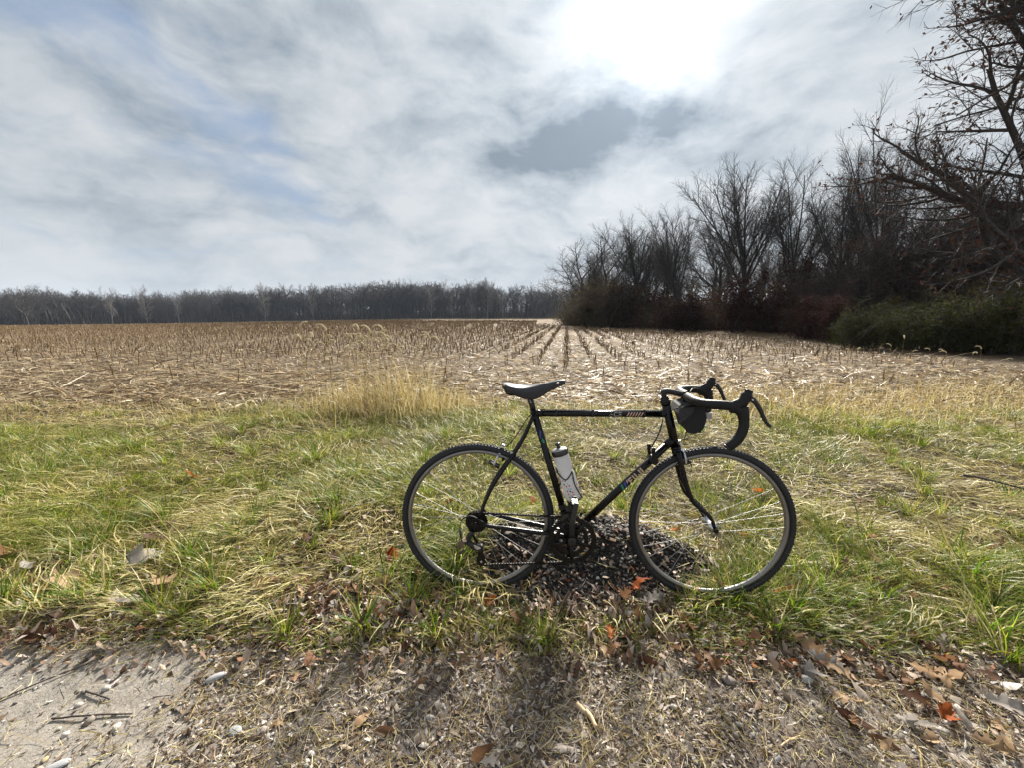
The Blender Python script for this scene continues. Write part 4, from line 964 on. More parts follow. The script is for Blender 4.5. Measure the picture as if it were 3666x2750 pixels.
def cr(pts, m=6):
    """smooth curve through points"""
    P = [Vector(p) for p in pts]; P = [P[0]*2-P[1]]+P+[P[-1]*2-P[-2]]; out = []
    for i in range(1, len(P)-2):
        for k in range(m):
            t = k/m; a, b, c, d = P[i-1:i+3]
            out.append(.5*((2*b)+(c-a)*t+(2*a-5*b+4*c-d)*t*t+(3*b-a-3*c+d)*t**3))
    return out+[P[-2]]
def rmat(axis, ang): return Matrix.Rotation(ang, 3, axis)

BIKE_YAW, BIKE_LEAN, BIKE_PITCH = R(-3.5), R(-4.32), R(-.51)
bike = empty('bicycle')
BM = Matrix.Translation((-.153, 1.573, .004)) @ Matrix.Rotation(BIKE_YAW, 4, 'Z') @ Matrix.Rotation(BIKE_LEAN, 4, 'X') @ Matrix.Rotation(BIKE_PITCH, 4, 'Y')
bike.matrix_world = BM
tag(bike, 'black steel road bicycle with drop bars standing across the verge', 'bicycle')

WR = .343
HUB_R = Vector((0, 0, WR)); WB = 1.012; HUB_F = Vector((WB, 0, WR))
HT0 = Vector((.857, 0, .672)); HT1 = Vector((.806, 0, .876)); SA = (HT1-HT0).normalized()
def steer(ang):
    m = Matrix.Rotation(ang, 4, SA); T = Matrix.Translation(HT0) @ m @ Matrix.Translation(-HT0); return lambda p: (T @ Vector(p))
ST = steer(R(-3.0)); SB = steer(R(-8.0))
BB = Vector((.416, 0, .278)); SC = Vector((.254, 0, .822))

def wheel(centre, fn, drive):
    w = empty('wheel', (0, 0, 0), bike)
    c = Vector(centre)
    tr = .0155
    prof = [((WR-tr)+tr*math.cos(a)*(1.0), tr*math.sin(a)) for a in (2*PI*k/14 for k in range(14)) if math.cos(a) > -.75]
    t = G().lathe(prof+[(.311, -.010), (.311, .010)], c, (0, 1, 0), 120, True)
    rows = 150                       # tread: two rows of small blocks
    for k in range(rows):
        a = 2*PI*k/rows
        for off in (-.0105, -.0035, .0035, .0105):
            aa = a+(PI/rows if abs(off) > .005 else 0); rr = (WR-tr)+tr*math.sqrt(max(0, 1-(off/tr)**2))
            d = Vector((math.cos(aa), 0, math.sin(aa))); m = Matrix.Rotation(-aa, 3, 'Y')
            t.box(c+d*rr+Vector((0, off, 0)), (.0022, .0048, .0075), m)
    t.move(fn).build('tyre', M['rubber'], w)
    rp = [(.3115, -.0105), (.316, -.0105), (.316, -.0085), (.306, -.0075), (.299, -.0055), (.2975, 0), (.299, .0055), (.306, .0075), (.316, .0085), (.316, .0105), (.3115, .0105), (.302, .0100), (.2965, .006), (.2955, 0), (.2965, -.006), (.302, -.0100)]
    rp = [(.3165, -.0100), (.306, -.0100), (.3000, -.0065), (.2985, 0), (.3000, .0065), (.306, .0100), (.3165, .0100)]
    G().lathe(rp, c, (0, 1, 0), 120, True).move(fn).build('rim', M['rimalloy'], w)
    hw = .032 if not drive else .028
    hb = G().lathe([(.006, -.058), (.006, -.045), (.011, -.044), (.011, -hw-.003), (.021, -hw-.002), (.021, -hw+.002), (.012, -hw+.006), (.011, 0), (.012, hw-.006), (.021, hw-.002), (.021, hw+.002), (.011, hw+.003), (.011, .044), (.006, .045), (.006, .058)], c, (0, 1, 0), 20)
    hb.move(fn).build('hub', M['alloy'], w)
    vg = G().tube([c+Vector((.294*math.cos(1.9), 0, .294*math.sin(1.9))), c+Vector((.268*math.cos(1.9), 0, .268*math.sin(1.9)))], .0028, 6)
    vg.move(fn).build('valve', M['darksteel'], w)
    for k in range(32):
        side = 1 if k % 2 else -1; a = 2*PI*k/32; lead = 1 if (k//2) % 2 else -1
        ah = a+lead*R(62); p0 = c+Vector((.0195*math.cos(ah), side*hw, .0195*math.sin(ah))); p1 = c+Vector((.2990*math.cos(a), side*.003, .2990*math.sin(a)))
        pn = p1+(p0-p1).normalized()*.013
        o = G().tube([p0, pn], .0010, 4, False).tube([pn, p1], .0019, 5, False).move(fn).build('spoke', M['steel'], w)
    return w
wheel(HUB_R, lambda p: p, True)
wheel(HUB_F, ST, False)

def mid(a, b, t): return a+(b-a)*t
f = G()
f.tube([SC, mid(HT0, HT1, .74)], .0140, 14)                                        # top tube
f.tube([BB, mid(HT0, HT1, .22)], .0158, 14)                                        # down tube
f.tube([BB, SC+(SC-BB).normalized()*.022], .0150, 14)                              # seat tube
f.tube([HT0, HT1], .0178, 16)
for t in (.0, .94): f.tube([mid(HT0, HT1, t), mid(HT0, HT1, t+.06)], .0200, 16)    # head tube rings
f.tube([BB+Vector((0, -.036, 0)), BB+Vector((0, .036, 0))], .0205, 16)
for s in (-1, 1):
    f.tube(cr([SC+Vector((-.004, s*.012, -.010)), SC+Vector((-.06, s*.021, -.13)), Vector((.075, s*.046, .51)), Vector((.014, s*.060, .372))]), [.0078]*13+[.0070]*5+[.0058], 10)
    f.tube(cr([BB+Vector((-.02, s*.020, .001)), BB+Vector((-.13, s*.034, .021)), Vector((.12, s*.052, .326)), Vector((.030, s*.060, .341))]), [.0112]*7+[.0102]*6+[.0085]*5+[.0065], 10)
    f.plate([(.034, .348), (.020, .362), (.004, .376), (.012, .352), (-.006, .346), (-.010, .332), (-.018, .312), (-.010, .306), (.004, .326), (.030, .334)], s*.0605-.002, s*.0605+.002)
f.tube([Vector((.118, -.030, .622)), Vector((.118, .030, .622))], .006, 8)            # brake bridge
f.tube([Vector((.345, -.024, .287)), Vector((.345, .024, .287))], .006, 8)
f.tube([SC+Vector((-.010, -.019, .006)), SC+Vector((-.010, .019, .006))], .008, 10)
# lugs: thin sleeves at the joints
for p, q, r in ((SC, mid(SC, mid(HT0, HT1, .74), .06), .0152), (mid(HT0, HT1, .22), mid(mid(HT0, HT1, .22), BB, .07), .0170), (mid(HT0, HT1, .74), mid(mid(HT0, HT1, .74), SC, .055), .0152), (BB, mid(BB, SC, .08), .0164), (BB, mid(BB, HT0, .07), .0170)): f.tube([p, q], r, 14)
frame = f.build('frame', M['paint'], bike)

def wrap_on(p0, p1, r, u, v, up=Vector((0, 0, 1))):
    """point on a tube: u metres along it, v metres round it, on the side that faces -y"""
    d = (p1-p0).normalized(); n = Vector((0, -1, 0)); w = n.cross(d); w = w if w.z >= 0 else -w
    a = v/r; return p0+d*u+(n*math.cos(a)+w*math.sin(a))*(r+.0006)
def decal(name, strokes, p0, p1, r, mat, parent):
    """strokes: quads given by four (u, v) corners, bent round the tube"""
    g = G()
    for q in strokes:
        m = 5
        for k in range(m):
            t0, t1 = k/m, (k+1)/m
            L = lambda a, b, t: (a[0]+(b[0]-a[0])*t, a[1]+(b[1]-a[1])*t)
            pts = [L(q[0], q[3], t0), L(q[1], q[2], t0), L(q[1], q[2], t1), L(q[0], q[3], t1)]
            g.add([wrap_on(p0, p1, r, *c) for c in pts], [(0, 1, 2, 3)])
    return g.build(name, mat, parent, False)
def rect(u0, v0, u1, v1): return [(u0, v0), (u1, v0), (u1, v1), (u0, v1)]
def bar(a, b, w):
    d = Vector((b[0]-a[0], b[1]-a[1])); n = Vector((-d.y, d.x)).normalized()*w/2
    return [(a[0]-n.x, a[1]-n.y), (b[0]-n.x, b[1]-n.y), (b[0]+n.x, b[1]+n.y), (a[0]+n.x, a[1]+n.y)]
# block letters on the down tube
DT0, DT1 = BB, mid(HT0, HT1, .22); DL = (DT1-DT0).length
def letters(txt, u, h, w, gap, t):
    S = {'F': [rect(0, -1, t, 1), rect(t, 1-t*2.0/h*1, w, 1), rect(t, -.12, w*.8, .25)],
         'U': [rect(0, -1, t, 1), rect(w-t, -1, w, 1), rect(t, -1, w-t, -.62)],
         'J': [rect(w-t, -1, w, 1), rect(t, -1, w-t, -.62), rect(0, -1, t, -.2)],
         'I': [rect(w*.3, -1, w*.3+t, 1)]}
    out = []
    for ch in txt:
        for q in S[ch]: out.append([(u+a, b*h/2) for a, b in q])
        u += (w*.8 if ch == 'I' else w)+gap
    return out
t_ = .0062
def fuji(u, h, w):
    q = []
    q += [rect(u, -h, u+t_, h), rect(u+t_, h*.55, u+w, h), rect(u+t_, -.22*h, u+w*.85, .2*h)]; u += w+.0045
    q += [rect(u, -h, u+t_, h), rect(u+w-t_, -h, u+w, h), rect(u+t_, -h, u+w-t_, -h*.55)]; u += w+.0045
    q += [rect(u+w-t_, -h, u+w, h), rect(u+t_, -h, u+w-t_, -h*.55), rect(u, -h, u+t_, -h*.15)]; u += w+.0045
    q += [rect(u, -h, u+t_+.001, h)]
    return q
UD = .352
decal('lettering', fuji(UD, .0125, .0185), DT0, DT1, .0158, M['decal_tan'], frame)
def slash(u, w, lean=.012, h=.0135): return [(u, -h), (u+w, -h), (u+w+lean, h), (u+lean, h)]
decal('blue_stripe', [slash(UD-.034, .009), slash(UD-.020, .004)], DT0, DT1, .0158, M['decal_blue'], frame)
decal('green_stripe', [slash(UD-.050, .009)], DT0, DT1, .0158, M['decal_green'], frame)
decal('pink_stripe', [[(UD-.012, .003), (UD-.006, .003), (UD-.001, .0135), (UD-.007, .0135)]], DT0, DT1, .0158, M['decal_pink'], frame)
ST0, ST1 = SC, BB
decal('blue_stripe', [[(.070, .000), (.105, -.008), (.112, -.003), (.082, .006)]], ST0, ST1, .0150, M['decal_blue'], frame)
decal('green_stripe', [[(.110, .002), (.122, -.003), (.138, .003), (.126, .009)]], ST0, ST1, .0150, M['decal_green'], frame)
TT0, TT1 = SC, mid(HT0, HT1, .74)
def ace(u, h, w, t):
    q = [bar((u, -h), (u+w*.5, h), t), bar((u+w*.5, h), (u+w, -h), t), bar((u+w*.22, -h*.2), (u+w*.78, -h*.2), t)]; u += w*1.18
    q += [bar((u+w*.9, h), (u+w*.2, h), t), bar((u+w*.2, h), (u, h*.4), t), bar((u, h*.4), (u, -h*.4), t), bar((u, -h*.4), (u+w*.2, -h), t), bar((u+w*.2, -h), (u+w*.9, -h), t)]; u += w*1.15
    q += [bar((u, -h), (u, h), t), bar((u, h), (u+w*.8, h), t), bar((u, 0), (u+w*.65, 0), t), bar((u, -h), (u+w*.8, -h), t)]
    return q
decal('lettering', ace(.318, .0072, .0165, .0020), TT0, TT1, .0140, M['decal_white'], frame)
decal('slash_marks', [slash(.388+.0115*k, .0052, .010, .0085) for k in range(6)], TT0, TT1, .0140, M['decal_pink'], frame)
CS0, CS1 = Vector((.12, -.052, .326)), BB+Vector((-.02, -.020, .001))
decal('slash_marks', [slash(.168+.006*k, .002, .004, .006) for k in range(6)], CS0, CS1, .0112, M['decal_white'], frame)

# fork
fk = G(); axis_dn = -SA
cw = HT0+axis_dn*.012
fk.tube([HT0+SA*.005, HT0+axis_dn*.028], .0150, 14)
for s in (-1, 1):
    fk.tube(cr([cw+Vector((0, s*.010, .003)), cw+Vector((.003, s*.030, -.010)), cw+axis_dn*.085+Vector((.0, s*.037, 0)), cw+axis_dn*.20+Vector((.010, s*.043, 0)), Vector((WB-.022, s*.048, WR+.055)), Vector((WB, s*.050, WR+.004))], 5),
            [(.0115, .0085)]*11+[(.0105, .0080)]*5+[(.009, .0072)]*5+[(.0075, .006)]*4+[(.0062, .005)], 12, True, (1, 0, 0))
    fk.plate([(WB-.008, WR+.014), (WB+.009, WR+.010), (WB+.010, WR-.010), (WB-.004, WR-.012)], s*.050-.002, s*.050+.002)
fork = fk.move(ST).build('fork', M['paint'], bike)
hs = G()
for p, q, r in ((1.0, 1.035, .0205), (1.035, 1.075, .0180), (1.075, 1.11, .0165), (-.045, 0, .0195), (-.075, -.045, .0210)): hs.tube([mid(HT0, HT1, p), mid(HT0, HT1, q)], r, 16)
hs.build('headset', M['matblack'], bike)
qr = G().lathe([(.010, -.066), (.010, -.058), (.006, -.058)], HUB_F, n=12).lathe([(.010, .066), (.010, .058)], HUB_F, n=12)
qr.tube([HUB_F+Vector((0, .064, 0)), HUB_F+Vector((-.02, .068, .03)), HUB_F+Vector((-.032, .066, .062))], [.005, .0045, .006], 8)
qr.move(ST).build('quick_release', M['darksteel'], bike)
qr = G().lathe([(.010, -.072), (.010, -.062), (.006, -.062)], HUB_R, n=12).lathe([(.010, .070), (.010, .060)], HUB_R, n=12)
qr.build('quick_release', M['darksteel'], bike)

# saddle and post
sp = G(); top = SC+(SC-BB).normalized()*.095
sp.tube([SC, top], .0128, 14); sp.build('seat_post', M['matblack'], bike)
g = G()
post_mark = [bar((.052, .004), (.052, -.004), .0015), bar((.052, -.004), (.058, .001), .0015), bar((.058, .001), (.064, -.004), .0015), bar((.064, -.004), (.064, .004), .0015)]
decal('post_mark', post_mark, SC, top, .0128, M['decal_white'], bike)
cl = G().tube([top+Vector((-.022, 0, .004)), top+Vector((.022, 0, .012))], .011, 10).tube([top+Vector((0, -.026, .006)), top+Vector((0, .026, .006))], .009, 10)
cl.build('saddle_clamp', M['darksteel'], bike)
sad = empty('saddle', (0, 0, 0), bike)
def saddle_shell():
    st = [(-.0, .030, .957, .012), (.012, .068, .959, .030), (.035, .079, .955, .036), (.065, .078, .948, .042), (.095, .066, .945, .052), (.120, .052, .946, .060), (.145, .042, .949, .062), (.170, .034, .954, .056), (.200, .027, .961, .042), (.230, .023, .968, .034), (.252, .021, .972, .029), (.268, .016, .972, .022), (.274, .008, .969, .013)]
    g = G(); n = 17; V = []
    for x, w, z, dp in st:
        for k in range(n):
            a = (k/(n-1)*2-1)*R(100); s = math.sin(a); c = math.cos(a)
            yy = w*math.copysign(abs(s)**.85, s)*(1-.18*max(0, abs(k/(n-1)*2-1)-.6)/.4); zz = z-dp*(1-max(c, -.2))**1.5*.80
            V.append((.113+x, yy, zz))
    F = [(i*n+k, i*n+k+1, (i+1)*n+k+1, (i+1)*n+k) for i in range(len(st)-1) for k in range(n-1)]
    g.add(V, F)
    o = g.build('saddle_cover', M['leather'], sad)
    m = o.modifiers.new('thickness', 'SOLIDIFY'); m.thickness = .0045; m.offset = 1
    s = o.modifiers.new('smooth', 'SUBSURF'); s.levels = 1; s.render_levels = 1
saddle_shell()
rl = G()
for s in (-1, 1): rl.tube(cr([Vector((.128, s*.040, .948)), Vector((.132, s*.038, .925)), Vector((.150, s*.026, .908)), Vector((.22, s*.022, .908)), Vector((.30, s*.020, .918)), Vector((.37, s*.010, .950))]), .0036, 8)
rl.build('saddle_rail', M['darksteel'], sad)
rv = G()
for p in ((.352, -.0235, .957), (.128, -.055, .952), (.126, .055, .952), (.352, .0235, .957)): rv.lathe([(.0062, 0), (.005, .002), (.002, .003)], p, (0, -1 if p[1] < 0 else 1, .35), 12)
rv.build('rivet', M['copper'], sad)
G().lathe([(.006, 0), (.006, .05)], (.139, -.03, .925), (0, 1, 0), 8).build('saddle_back_plate', M['darksteel'], sad)

# stem, bars, levers
sm = G(); q0 = HT1+SA*.045; CL = Vector((.884, 0, .906))
sm.tube([HT1+SA*.01, q0+SA*.004], .0112, 14); sm.tube(cr([q0+Vector((-.004, 0, -.006)), q0+Vector((.02, 0, .001)), CL], 6), [.0125]*6+[.0118]*6+[.0115], 14)
sm.tube([CL+Vector((0, -.020, 0)), CL+Vector((0, .020, 0))], .0190, 16); sm.tube([CL+Vector((-.004, 0, -.014)), CL+Vector((-.004, 0, -.030))], .007, 8)
sm.move(SB).build('stem', M['matblack'], bike)
hb = empty('handlebar', (0, 0, 0), bike)
G().tube([CL+Vector((0, -.075, 0)), CL+Vector((0, .075, 0))], .0132, 14).move(SB).build('bar_centre', M['alloy'], hb)
for s in (-1, 1):
    path = cr([CL+Vector((0, s*.035, 0)), CL+Vector((.001, s*.09, -.001)), CL+Vector((.008, s*.145, -.002)), CL+Vector((.030, s*.183, -.003)), Vector((.950, s*.200, .904)), Vector((.995, s*.205, .900)), Vector((1.025, s*.207, .880)), Vector((1.036, s*.209, .848)), Vector((1.033, s*.211, .812)), Vector((1.017, s*.213, .779)), Vector((.988, s*.214, .749))], 6)
    n = len(path); rad = [.0158+.0009*(k % 2)+(.0012 if 3 < k < n-2 else 0) for k in range(n)]
    G().tube(path, rad, 16).move(SB).build('bar_tape', M['tape'], hb)
    e = path[-1]; d = (path[-1]-path[-2]).normalized()
    G().tube([e-d*.001, e+d*.006], [.0175, .0155], 14).move(SB).build('end_plug', M['matblack'], hb)
    lev = empty('brake_lever', (0, 0, 0), bike)
    hood = cr([Vector((.985, s*.205, .893)), Vector((1.015, s*.206, .904)), Vector((1.034, s*.206, .926)), Vector((1.043, s*.206, .948)), Vector((1.048, s*.206, .962))], 5)
    nn = len(hood); G().tube(hood, [(.019-.000*k+.006*math.sin(PI*min(1, k/9)), .0165) for k in range(nn-6)]+[(.0165, .014), (.0145, .0125), (.0135, .012), (.0140, .0125), (.0150, .0125), (.0105, .010)], 14, True, (1, 0, -.4)).move(SB).build('hood', M['tape'], lev)
    G().tube(cr([Vector((1.030, s*.206, .900)), Vector((1.034, s*.208, .870)), Vector((1.037, s*.209, .850))], 4), [.0185, .0188, .0188, .0188, .0186, .0185, .0182, .018, .0175], 14).move(SB).build('hood_clamp', M['tape'], lev)
    bl = cr([Vector((1.050, s*.206, .932)), Vector((1.066, s*.206, .922)), Vector((1.084, s*.207, .896)), Vector((1.098, s*.209, .865)), Vector((1.110, s*.212, .843)), Vector((1.122, s*.214, .832))], 5)
    G().tube(bl, [(.0095, .009)]*6+[(.0085, .0085)]*6+[(.0072, .0085)]*6+[(.0060, .008)]*7+[(.0045, .007)], 10, True, (1, 0, .4)).move(SB).build('lever_blade', M['matblack'], lev)
    G().lathe([(.003, -.0145), (.003, .0145)], Vector((1.056, s*.206, .928)), (0, 1, 0), 8).move(SB).build('pivot_pin', M['alloy'], lev)

# cranks, rings, pedals
cs = empty('crankset', (0, 0, 0), bike)
def ring(r, y, teeth, name):
    g = G(); pr = []
    N = teeth*4
    for k in range(N):
        a = 2*PI*k/N; ph = k % 4; rr = r+(.0045 if ph in (1, 2) else -.001); pr.append((rr*math.cos(a), rr*math.sin(a)))
    ri = r-.017; V = []
    for yy in (y-.0015, y+.0015):
        V += [BB+Vector((x, yy, z)) for x, z in pr]+[BB+Vector((ri*math.cos(2*PI*k/N), yy, ri*math.sin(2*PI*k/N))) for k in range(N)]
    F = []
    for k in range(N):
        j = (k+1) % N; F += [(k, j, N+j, N+k), (2*N+k, 3*N+k, 3*N+j, 2*N+j), (k, 2*N+k, 2*N+j, j), (N+k, N+j, 3*N+j, 3*N+k)]
    g.add(V, F); return g.build(name, M['darksteel'], cs, False)
ring(.100, -.046, 50, 'chainring'); ring(.072, -.039, 36, 'chainring')
sp5 = G()
for k in range(5):
    a = PI/2+2*PI*k/5+R(36); d = Vector((math.cos(a), 0, math.sin(a)))
    sp5.tube([BB+Vector((0, -.050, 0))+d*.014, BB+Vector((0, -.050, 0))+d*.06, BB+Vector((0, -.049, 0))+d*.086], [(.012, .005), (.008, .004), (.009, .004)], 8, True, d.cross(Vector((0, 1, 0))))
sp5.build('spider', M['darksteel'], cs)
dirR = Vector((-.012, 0, 1)).normalized()
for s, d in ((-1, dirR), (1, -dirR)):
    y0, y1 = s*.056, s*.072
    ca = G().tube([BB+Vector((0, y0, 0)), BB+d*.06+Vector((0, s*.060, 0)), BB+d*.170+Vector((0, y1, 0))], [(.0155, .008), (.0125, .0075), (.0125, .0075)], 10, True, (1, 0, 0))
    ca.lathe([(.019, y0-s*.010), (.019, y0+s*.012), (.010, y0+s*.014)], BB, n=16)
    ca.lathe([(.0135, y1-s*.008), (.0135, y1+s*.009)], BB+d*.170, n=14)
    ca.build('crank_arm', M['matblack'] if s < 0 else M['darksteel'], cs)
    p = BB+d*.170; tilt = R(-80) if s < 0 else R(5); pd = empty('pedal', (0, 0, 0), cs)
    m = rmat('Y', tilt); axl = G().lathe([(.007, y1), (.009, y1+s*.02), (.0075, s*.155)], p, n=12); axl.build('axle', M['darksteel'], pd)
    cg = G()
    for yy in (s*.088, s*.160): cg.box(p+Vector((0, yy, 0)), (.085, .004, .020), m)
    for xx in (-.034, .034): cg.box(p+m @ Vector((xx, 0, 0))+Vector((0, s*.124, 0)), (.004, .074, .024), m)
    for xx in (-.034, .034):
        for q in range(4): cg.box(p+m @ Vector((xx, 0, .013))+Vector((0, s*(.098+.017*q), 0)), (.004, .008, .006), m)
    cg.build('cage', M['dullalloy'] if s < 0 else M['darksteel'], pd, False, None, .001)
# cassette, chain, gears
ct = G()
for k, (r, y) in enumerate(((.050, -.030), (.0455, -.0335), (.041, -.037), (.037, -.0405), (.033, -.044), (.029, -.0475), (.026, -.051))):
    N = 30-2*k; pr = []
    for i in range(N*2): a = 2*PI*i/(N*2); rr = r+(.0022 if i % 2 else -.0022); pr.append((HUB_R.x+rr*math.cos(a), HUB_R.z+rr*math.sin(a)))
    ct.plate(pr, y-.0009, y+.0009)
ct.build('cassette', M['darksteel'], bike, False)
def chain_links(pts, name='chain'):
    g = G(); P = [Vector(p) for p in pts]; d = 0; pitch = .0127; pos = []
    seg = [(P[i], P[i+1], (P[i+1]-P[i]).length) for i in range(len(P)-1)]; tot = sum(s[2] for s in seg)
    n = int(tot/pitch)
    def at(s):
        for a, b, l in seg:
            if s <= l: return a+(b-a)*(s/l), (b-a).normalized()
            s -= l
        return b, (b-a).normalized()
    for k in range(n):
        p, t = at((k+.5)*pitch); m = rmat('Y', -math.atan2(t.z, t.x)); w = .0032 if k % 2 else .0024
        for s in (-1, 1): g.box(p+Vector((0, s*w, 0)), (.0135, .0010, .0078 if k % 2 else .0070), m)
        g.lathe([(.0036, -.0034), (.0036, .0034)], p-t*pitch*.5, n=6)
    return g
J0, J1 = Vector((.008, -.044, .232)), Vector((.022, -.046, .170))
cpts = []
for k in range(13): a = R(96)-k*R(192)/12; cpts.append(BB+Vector((.1015*math.cos(a), -.046, .1015*math.sin(a))))
top_r = [Vector((HUB_R.x+.043*math.cos(R(a)), -.037, HUB_R.z+.043*math.sin(R(a)))) for a in (215, 190, 165, 140, 115, 88)]
cz = [J0+Vector((.019*math.cos(R(a)), 0, .019*math.sin(R(a)))) for a in (-60, -20, 20, 60, 100)]
bot = [J1+Vector((.019*math.cos(R(a)), 0, .019*math.sin(R(a)))) for a in (-88, -110, -140, -170, -200)]
chain_links(top_r+cpts+bot+cz+[top_r[0]]).build('chain', M['darksteel'], bike, False)
rd = empty('rear_derailleur', (0, 0, 0), bike)
db = G().tube(cr([Vector((-.012, -.066, .312)), Vector((-.030, -.070, .288)), Vector((-.026, -.072, .266))], 4), [.010, .011, .012, .012, .011, .011, .010, .010, .010], 10)
db.tube([Vector((-.030, -.074, .266)), Vector((-.004, -.080, .252)), Vector((.022, -.074, .246))], [(.012, .010), (.016, .012), (.014, .012)], 10, True, (0, 0, 1))
db.tube([Vector((.022, -.052, .244)), Vector((.022, -.082, .244))], .0135, 12); db.tube([Vector((-.046, -.070, .262)), Vector((-.020, -.070, .262))], .007, 8)
db.build('derailleur_body', M['matblack'], rd)
G().plate([(-.004, .268), (.012, .262), (.026, .252), (.014, .244), (.000, .252)], -.0925, -.0895).build('derailleur_plate', M['alloy'], rd, False, None, .001)
cgp = G()
for y in (-.040, -.052):
    cgp.plate([(.034, .256), (.028, .238), (.030, .205), (.042, .172), (.036, .156), (.018, .150), (.004, .160), (.006, .178), (.012, .205), (.006, .232), (.012, .252)], y-.001, y+.001)
cgp.build('derailleur_cage', M['darksteel'], rd, False)
for p in (J0, J1):
    N = 11; pr = []
    for i in range(N*2): a = 2*PI*i/(N*2); rr = .018+(.0022 if i % 2 else -.002); pr.append((p.x+rr*math.cos(a), p.z+rr*math.sin(a)))
    G().plate(pr, p.y-.0022, p.y+.0022).build('jockey_wheel', M['matblack'], rd, False)
    G().lathe([(.0045, -.010), (.0045, .010)], p, n=10).build('pulley_bolt', M['alloy'], rd)
fd = G().plate([(.365, .372), (.375, .392), (.405, .402), (.440, .392), (.448, .380), (.418, .386), (.388, .378), (.372, .362)], -.0535, -.052).plate([(.365, .372), (.375, .394), (.405, .404), (.440, .394), (.448, .374), (.418, .376), (.388, .368), (.372, .352)], -.0385, -.037)
fd.tube([Vector((.398, -.045, .402)), Vector((.392, -.022, .418))], .007, 8); fd.tube([mid(BB, SC, .22), mid(BB, SC, .26)], .0178, 14); fd.tube([Vector((.404, -.030, .405)), Vector((.404, -.030, .435))], .005, 8)
fd.build('front_derailleur', M['dullalloy'], bike, False)

# brakes
def caliper(c, ax_u, ax_f, fn):
    """c: centre bolt, ax_u: up along the fork or stay, ax_f: away from the frame"""
    c = Vector(c); u = Vector(ax_u).normalized(); fw = Vector(ax_f).normalized(); br = empty('brake_caliper', (0, 0, 0), bike)
    for s in (-1, 1):
        a = G().tube(cr([c+fw*.022+u*.012+Vector((0, -s*.012, 0)), c+fw*.024+u*.002+Vector((0, s*.006, 0)), c+fw*.024-u*.006+Vector((0, s*.022, 0)), c+fw*.022-u*.026+Vector((0, s*.029, 0)), c+fw*.020-u*.046+Vector((0, s*.026, 0))], 4), [(.0072, .005)]*6+[(.0078, .005)]*6+[(.0065, .005)]*5, 10, True, tuple(u))
        a.move(fn).build('caliper_arm', M['alloy'], br)
        side = fw.cross(Vector((0, 1, 0))).cross(Vector((0, 1, 0)))
        t = fw.cross(u).cross(u); pc = c+fw*.020-u*.048+Vector((0, s*.0145, 0))
        G().tube([pc-fw*.026, pc+fw*.026], [(.006, .004), (.006, .004)], 8, True, tuple(u)).move(fn).build('brake_pad', M['matblack'], br)
    b = G().tube([c-fw*.006, c+fw*.034], .0052, 10).tube([c+fw*.034, c+fw*.040], .0085, 6)
    b.tube([c+fw*.024+u*.012+Vector((0, .014, 0)), c+fw*.024+u*.040+Vector((0, .014, 0))], .0048, 8); b.tube([c+fw*.024+u*.040+Vector((0, .014, 0)), c+fw*.024+u*.046+Vector((0, .014, 0))], .0075, 8)
    b.move(fn).build('centre_bolt', M['alloy'], br)
caliper(cw+axis_dn*.004, SA, (math.sin(R(76)), 0, math.cos(R(76))), ST)
sd_u = (SC-Vector((.014, 0, .372))).normalized()
caliper((.118, 0, .628), sd_u, (-sd_u.z, 0, sd_u.x), lambda p: p)
# cables and shifters
def cable(name, pts, r=.0024, fn=None, m=6):
    g = G().tube(cr(pts, m), r, 6); 
    if fn: g.move(fn)
    return g.build(name, M['matblack'], bike)
cable('brake_cable', [SC+Vector((.02, -.004, .017)), SC+Vector((.2, -.004, .0175)), SC+Vector((.40, -.004, .0175)), mid(HT0, HT1, .74)+Vector((-.02, -.004, .018))], .0022)
for x in (.09, .245, .46): G().tube([SC+Vector((x, 0, 0)), SC+Vector((x+.009, 0, 0))], .0150, 14).tube([SC+Vector((x, -.004, .016)), SC+Vector((x+.009, -.004, .016))], .0042, 8).build('cable_clip', M['matblack'], bike)
cable('brake_cable', [SC+Vector((.004, -.010, .014)), SC+Vector((-.030, -.008, -.020)), SC+Vector((-.070, -.004, -.085)), Vector((.150, .010, .690)), Vector((.128, .014, .668))])
cable('brake_cable', [SB(Vector((1.0, .205, .905))), Vector((.95, .10, .915)), Vector((.915, .03, .84)), Vector((.905, .012, .76)), Vector((.893, .012, .700))])
cable('gear_cable', [Vector((.012, -.062, .334))+Vector((.045, 0, .006)), Vector((.030, -.080, .368)), Vector((-.015, -.085, .392)), Vector((-.055, -.080, .372)), Vector((-.066, -.074, .320)), Vector((-.060, -.071, .275)), Vector((-.048, -.070, .263))])
G().tube([Vector((-.066, -.074, .322)), Vector((-.061, -.071, .285))], .0038, 8).build('cable_adjuster', M['matblack'], bike)
DTm = mid(DT0, DT1, .80)
sh = empty('shift_lever', (0, 0, 0), bike)
G().lathe([(.016, -.036), (.016, .036)], DTm+Vector((0, 0, -.002)), n=14).tube([mid(DT0, DT1, .785), mid(DT0, DT1, .815)], .0182, 14).build('lever_boss', M['darksteel'], sh)
for s in (-1, 1): G().tube(cr([DTm+Vector((0, s*.030, 0)), DTm+Vector((-.006, s*.031, .028)), DTm+Vector((-.006, s*.032, .056))], 4), [(.007, .004)]*5+[(.0085, .004)]*4, 8, True, (1, 0, 0)).build('lever_blade', M['darksteel'], sh)
for o in (-.010, -.018): cable('gear_cable', [Vector((.800+o*.5, o, .800)), Vector((.785, o-.01, .775)), Vector((.772, o-.012, .735)), DTm+Vector((-.010, o, .052))], .0016)
